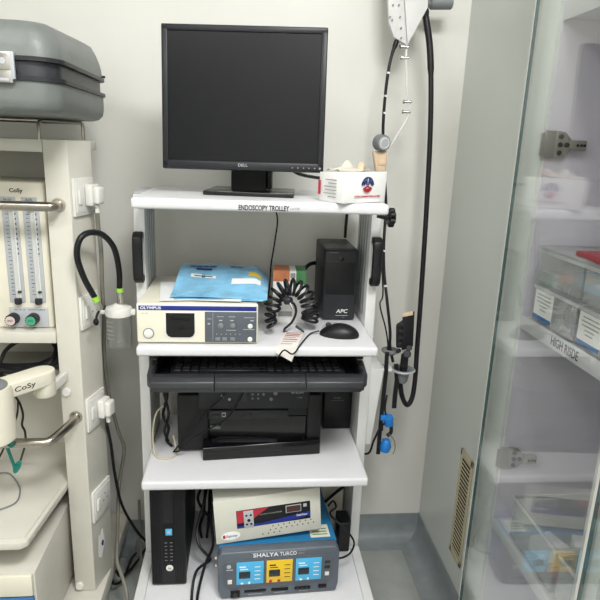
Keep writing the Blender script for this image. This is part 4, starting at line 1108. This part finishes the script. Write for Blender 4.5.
for x in (MX0+.02, -.50):
    for y in (.02, .42):
        c = MB(); c.cyl((x, y, .0), (x, y, .001), .004, seg=6); c.bm.free()
        c = MB(); c.cyl((x, y, .088), (x, y, .06), .012, seg=12); c.box(x-.020, x+.020, y-.02, y+.02, .06, .07, .003); cs = c.build('castor', m_dark, bs)
        MB().cyl((x-.013, y, .0355), (x+.013, y, .0355), .035, seg=24, bev=.005).build('wheel', m_dark, cs)
# sockets on the slanted side face of the post
SD0, SD1 = Vector((-.465, .10, 0)), Vector((-.437, .207, 0))
su = (SD1-SD0).normalized(); sn = Vector((su.y, -su.x, 0))
SM = Matrix.Translation(SD0) @ Matrix((su, Vector((0, 0, 1)), sn)).transposed().to_4x4()   # local x along the side, y up, z outward
def side(mb): mb.bm.transform(SM); return mb
def plate(u0, u1, z0, z1, switch=True):
    p_ = side(MB().box(u0, u1, z0, z1, .0003, .008, .002)).build('socket_plate', m_plug, post)
    side(MB().box(u0+.006, u1-.006, z0+.008, z1-.008, .007, .0095, .0015)).build('socket_insert', m_plug, p_)
    if switch:
        side(MB().box(u0+.014, u0+.030, (z0+z1)/2-.018, (z0+z1)/2+.018, .009, .014, .003)).build('rocker_switch', m_plug, p_)
        q = MB()
        for du, dz in ((.062, .012), (.052, -.006), (.072, -.006)): q.cyl((u0+du, (z0+z1)/2+dz, .0085), (u0+du, (z0+z1)/2+dz, .0098), .003, seg=10)
        side(q).build('socket_hole', m_grey, p_)
    return p_
PL = ((.006, .100, 1.238, 1.331), (.006, .094, .943, 1.032), (.006, .100, .650, .748), (.006, .104, .364, .462))
for q_ in PL: plate(*q_)
q = MB(); q.prism([(.028, .235), (.036, .302), (.046, .296), (.058, .312), (.066, .262), (.056, .244), (.044, .220)], 'z', .0003, .0009)
st = side(q).build('torn_sticker', m_paper, post)
side(MB().prism([(.046, .268), (.054, .276), (.061, .266), (.056, .254), (.049, .258)], 'z', .0009, .0013)).build('sticker_print', m_navy, st)
def wp(u, z, n): 
    v = SM @ Vector((u, z, n)); return (v.x, v.y, v.z)

def plug_thing(label, u, z, cable_pts, mat, r):
    t = thing('plug_lead', label, 'plug lead', wp(u, z, .010), group=None)
    q = MB(); q.box(u-.022, u+.020, z-.027, z+.027, .0100, .030, .005, 3); q.box(u-.018, u+.016, z-.022, z+.022, .029, .046, .006, 3)
    side(q).build('plug', m_plug, t)
    q = MB(); q.tube([wp(u, z-.024, .03), wp(u+.002, z-.045, .03)], .006, 10); q.build('strain_relief', m_plug, t)
    MB().tube([wp(u, z-.030, .03)]+cable_pts, r, 8).build('cord', mat, t)
plug_thing('white plug with grey cord in the highest socket of the cream post', .070, 1.288, [(-0.4201, 0.1700, 1.2104), (-0.4182, 0.1800, 1.1430), (-0.4252, 0.2000, 1.0430), (-0.4369, 0.2500, 0.9281), (-0.4487, 0.2800, 0.8265), (-0.4481, 0.3000, 0.6905), (-0.4265, 0.3100, 0.5512), (-0.4110, 0.3100, 0.4816), (-0.4294, 0.3000, 0.3634), (-0.4316, 0.2600, 0.2272), (-0.4258, 0.2100, 0.1555), (-0.4085, 0.1800, 0.1319), (-0.3868, 0.1400, 0.1036), (-0.3724, 0.1000, 0.0487)], m_gtube, .0058)
plug_thing('white plug with black cord in the third socket down the cream post', .070, .700, [(-0.4318, 0.2000, 0.6249), (-0.4259, 0.2100, 0.5548), (-0.4259, 0.2400, 0.4365), (-0.4185, 0.2800, 0.3040), (-0.3863, 0.3200, 0.1812), (-0.3610, 0.3500, 0.1110), (-0.3346, 0.3600, 0.0300)], m_black, .0045)
# suction jar with hose
BX = Vector((-0.3842, 0.2000, 0.9148))
t = thing('suction_jar', 'clear plastic suction jar with white lid and black hose between the two trolleys', 'jar', (BX.x, BX.y, .855))
jz0, jz1 = .868, .962
b = MB(); b.lathe([(.030, 0), (.033, .004), (.034, .03), (.035, jz1-jz0), (.0335, jz1-jz0), (.0325, .03), (.0315, .008), (.0, .007)], (BX.x, BX.y, jz0), (0, 0, 1), 36, caps=False)
b.lathe([(.0, .0005), (.030, 0)], (BX.x, BX.y, jz0), (0, 0, 1), 36, caps=False)
b.build('jar', m_jar, t)
b = MB()
for k in range(5): b.tube([(BX.x+.0356*math.cos(a*PI/10), BX.y+.0356*math.sin(a*PI/10), jz0+.03+k*.012) for a in range(12, 15)], .0005, 4, 1, smooth=False)
b.build('scale_ring', m_plug, t)
b = MB(); b.lathe([(.034, 0), (.036, .002), (.036, .019), (.035, .022), (.031, .024), (.018, .027), (.013, .032), (.011, .033)], (BX.x, BX.y, .958), (0, 0, 1), 36)
b.box(BX.x-.050, BX.x-.032, BX.y-.008, BX.y+.008, .962, .974, .003); b.box(BX.x+.032, BX.x+.046, BX.y-.008, BX.y+.008, .960, .976, .003)
ld = b.build('lid', m_plug, t)
b = MB(); b.hull8([wp(.100, .960, .001), wp(.108, .960, .001), (BX.x-.030, BX.y+.02, .960), (BX.x-.032, BX.y+.008, .960), wp(.100, .972, .001), wp(.108, .972, .001), (BX.x-.030, BX.y+.02, .972), (BX.x-.032, BX.y+.008, .972)]); b.build('holder', m_plug, t)
b = MB(); b.cyl((-0.3769, 0.2000, 0.9928), (-0.3784, 0.2000, 1.0212), .0105, .0085, seg=16); b.cyl((-0.3786, 0.2000, 1.0155), (-0.3793, 0.2000, 1.0324), .0085, seg=16)
b.build('hose_connector', m_chrome, t)
b = MB(); b.cyl((-0.4077, 0.0950, 1.0053), (-0.4138, 0.0850, 1.0344), .0082, .0082, seg=16); b.build('hose_connector', m_chrome, t)
b = MB(); b.cyl((-0.3788, 0.2000, 1.0240), (-0.3789, 0.2000, 1.0352), .0095, seg=16); b.build('green_band', m_green, t)
b = MB(); b.cyl((-0.4133, 0.0870, 1.0286), (-0.4156, 0.0840, 1.0412), .0093, seg=16); b.build('green_band', m_green, t)
b = MB(); b.tube([(-0.3790, 0.2000, 1.0324), (-0.3762, 0.1900, 1.0876), (-0.3812, 0.1650, 1.1517), (-0.3980, 0.1250, 1.1917), (-0.4193, 0.0850, 1.2034), (-0.4372, 0.0600, 1.1909), (-0.4467, 0.0600, 1.1490), (-0.4360, 0.0700, 1.0920), (-0.4161, 0.0850, 1.0370)], .0076, 14); b.build('hose', m_black, t)
b = MB(); b.tube([(-0.4051, 0.0950, 1.0080), (-0.4038, 0.1200, 0.9982), (-0.4129, 0.1700, 0.9922)], .003, 8); b.tube([(-0.4077, 0.0950, 1.0053), (-0.4148, 0.0900, 0.9906), (-0.4179, 0.0900, 0.9772)], .003, 8); b.sphere((-0.4182, 0.0900, 0.9719), .008, (.9, .9, 1.2)); b.build('stopper', m_blackm, t)

# cable coil, thin leads and strap on the machine
t = thing('cable_coil', 'coil of black cables bundled under the machine shelf', 'cable coil', (-.64, .20, .80))
b = MB()
rr = random.Random(8)
for k in range(7):
    cx_, cz_ = -.645+rr.uniform(-.012, .012), .853+rr.uniform(-.006, .006); ra, rb = .115+rr.uniform(-.02, .012), .040+rr.uniform(-.014, .010)
    yy = .20+rr.uniform(-.03, .04); pts = []
    for i in range(16):
        a = 2*PI*i/16; pts.append((cx_+ra*math.cos(a), yy+.05*math.sin(a)+.008*math.sin(3*a+k), cz_+rb*math.sin(a)+.004*math.sin(2*a+k)))
    b.tube(pts, .0058, 8, 3, closed=True)
b.build('loop', m_black, t)
b = MB(); b.tube([(-0.6854, 0.1400, 0.8425), (-0.6712, 0.1500, 0.8728), (-0.6422, 0.1600, 0.8949), (-.62, .17, .905)], .0055, 8); b.build('cable_end', m_black, t)
# bracket holding the coil
o = MB().box(-.74, -.55, .185, .33, .792, .803, .002).build('cable_rest', m_gasd, gas, ORG[gas.name])
cable('thin_lead', 'thin black twin lead hanging below the swing arm', [(-0.6068, 0.0200, 0.7985), (-0.6046, 0.0400, 0.7674), (-0.6077, 0.0600, 0.7269), (-0.6166, 0.0700, 0.6934), (-0.6146, 0.0800, 0.6678), (-0.6336, 0.1200, 0.6076), (-0.6838, 0.2000, 0.5089)], .003, m_black)
cable('thin_lead', 'thin black lead crossing behind the lower steel rail', [(-0.6050, 0.0300, 0.7776), (-0.6145, 0.0400, 0.7369), (-0.6341, 0.0500, 0.6953), (-0.6827, 0.0900, 0.6040), (-0.7273, 0.1200, 0.5323)], .0025, m_black)
t = cable('teal_strap', 'teal rubber strap hanging from the lower steel rail', [(-.6, -.034, .703), (-.604, -.036, .690), (-0.6206, -0.0250, 0.6934), (-0.6183, -0.0150, 0.6546), (-0.6156, -0.0050, 0.6177), (-0.6167, 0.0000, 0.5976), (-0.6057, 0.0000, 0.6117), (-0.6021, 0.0000, 0.6259), (-0.6099, 0.0000, 0.6203), (-0.6165, 0.0000, 0.6004)], .004, m_tealtube, 'strap')
cable('thin_lead', 'thin grey lead curved on the work tray', [(-0.7354, 0.1467, 0.5035), (-0.6991, 0.1507, 0.5035), (-0.6577, 0.1040, 0.5035), (-0.6323, 0.0555, 0.5035), (-0.6269, 0.0058, 0.5035), (-0.6612, -0.0270, 0.5035)], .002, m_grey)
t = thing('steel_clip', 'cream clip on the lower steel rail at the left edge', 'clip', (-.64, -.02, .69))
MB().box(-.655, -.632, -.036, -.004, .676, .704, .004).build('clip_body', m_cream, t)
# loose cables on the floor between machine and trolley
cable('floor_cable', 'black cable tangled above the floor between machine and trolley', [(-0.3710, 0.4000, 0.0482), (-0.3919, 0.3600, 0.0321), (-0.4140, 0.3000, 0.0347), (-0.4335, 0.2700, 0.0452), (-0.4429, 0.2600, 0.0734), (-0.4512, 0.2400, 0.0753), (-0.4481, 0.2350, 0.0490), (-0.4330, 0.2500, 0.0353), (-0.4196, 0.2800, 0.0401), (-0.4111, 0.3400, 0.0491), (-0.3997, 0.3700, 0.0527)], .0042, m_black)
cable('floor_cable', 'grey cable hanging behind the trolley post down to the floor', [(-0.3943, 0.4300, 0.2203), (-0.3891, 0.4000, 0.1218), (-0.3819, 0.3600, 0.0318), (-0.3766, 0.3000, -0.0186), (-0.3736, 0.2400, -0.0444), (-0.3502, 0.0499, 0.0060)], .0045, m_gtube)
cable('floor_cable', 'dark grey cable looped on the floor behind the base corner', [(-0.4047, 0.4200, 0.0666), (-0.4126, 0.4000, 0.0333), (-0.4322, 0.3600, 0.0336), (-0.4262, 0.3400, 0.0015), (-0.3998, 0.3200, -0.0148), (-0.3735, 0.3000, -0.0227)], .004, m_grey)

# ------------------------------------------------------------------ suitcase on the guard rail
t = thing('hard_suitcase', 'grey hard-shell suitcase lying on the rail above the anaesthesia machine', 'suitcase', (-.66, .1, 1.470))
x1, x0_, y0_, y1_ = -.413, -.95, -.12, .315
zb, zm0, zm1, zt = 1.470, 1.537, 1.572, 1.646
def rr_outline(x0, x1, y0, y1, r, n=8):
    out = []
    for cx_, cy_, a0 in ((x1-r, y1-r, 0), (x0+r, y1-r, PI/2), (x0+r, y0+r, PI), (x1-r, y0+r, 1.5*PI)):
        for i in range(n+1):
            a = a0+PI/2*i/n; out.append((cx_+r*math.cos(a), cy_+r*math.sin(a)))
    return out
def shell(levels):
    b = bmesh.new(); rings = []
    for z, ins, dz in levels:
        o = rr_outline(x0_+ins, x1-ins, y0_+ins*.8, y1_-ins, .055-min(.02, ins*.3))
        rings.append([b.verts.new((p[0], p[1], z+dz*(p[1]-y0_))) for p in o])
    n = len(rings[0])
    for a, c in zip(rings, rings[1:]):
        for i in range(n): b.faces.new((a[i], a[(i+1) % n], c[(i+1) % n], c[i]))
    b.faces.new(rings[0][::-1]); b.faces.new(rings[-1])
    bmesh.ops.recalc_face_normals(b, faces=b.faces[:])
    mb = MB(); mb._add(b); return mb
shell([(zb, .024, 0), (zb+.004, .012, 0), (zb+.014, .003, 0), (zb+.03, .0, 0), (zm0, .0, 0)]).build('lower_shell', m_case, t)
shell([(zm1, .0, 0), (zm1+.025, .002, 0), (zm1+.035, .005, 0.01), (zt-.022, .012, .02), (zt-.008, .021, .03), (zt-.002, .034, .035), (zt, .050, .035)]).build('lid', m_case, t)
shell([(zm0, .006, 0), (zm1, .006, 0)]).build('band', m_caseband, t)
shell([(zm1-.004, .004, 0), (zm1-.003, -.004, 0), (zm1+.005, -.004, 0), (zm1+.006, .002, 0)]).build('lid_rim', m_dark, t)
shell([(zm0-.006, .002, 0), (zm0-.005, -.005, 0), (zm0+.003, -.005, 0), (zm0+.004, .004, 0)]).build('lower_rim', m_dark, t)
b = MB(); b.box(-.530, -.486, y0_-.014, y0_+.006, 1.548, 1.582, .002); b.box(-.525, -.492, y0_-.012, y0_+.004, 1.525, 1.558, .002)
lt = b.build('latch', m_chrome, t)
b = MB(); b.box(-.493, -.486, y0_-.017, y0_-.010, 1.532, 1.582, .001); b.cyl((-.508, y0_-.0152, 1.565), (-.508, y0_-.0135, 1.565), .006, seg=16); b.box(-.515, -.498, y0_-.0135, y0_-.0115, 1.529, 1.534); b.build('latch_plate', m_lgrey, lt)
b = MB(); b.cyl((x1+.006, .27, zm1+.010), (x1-.002, .27, zm1+.010), .003, seg=8); b.build('rivet', m_blackm, t)
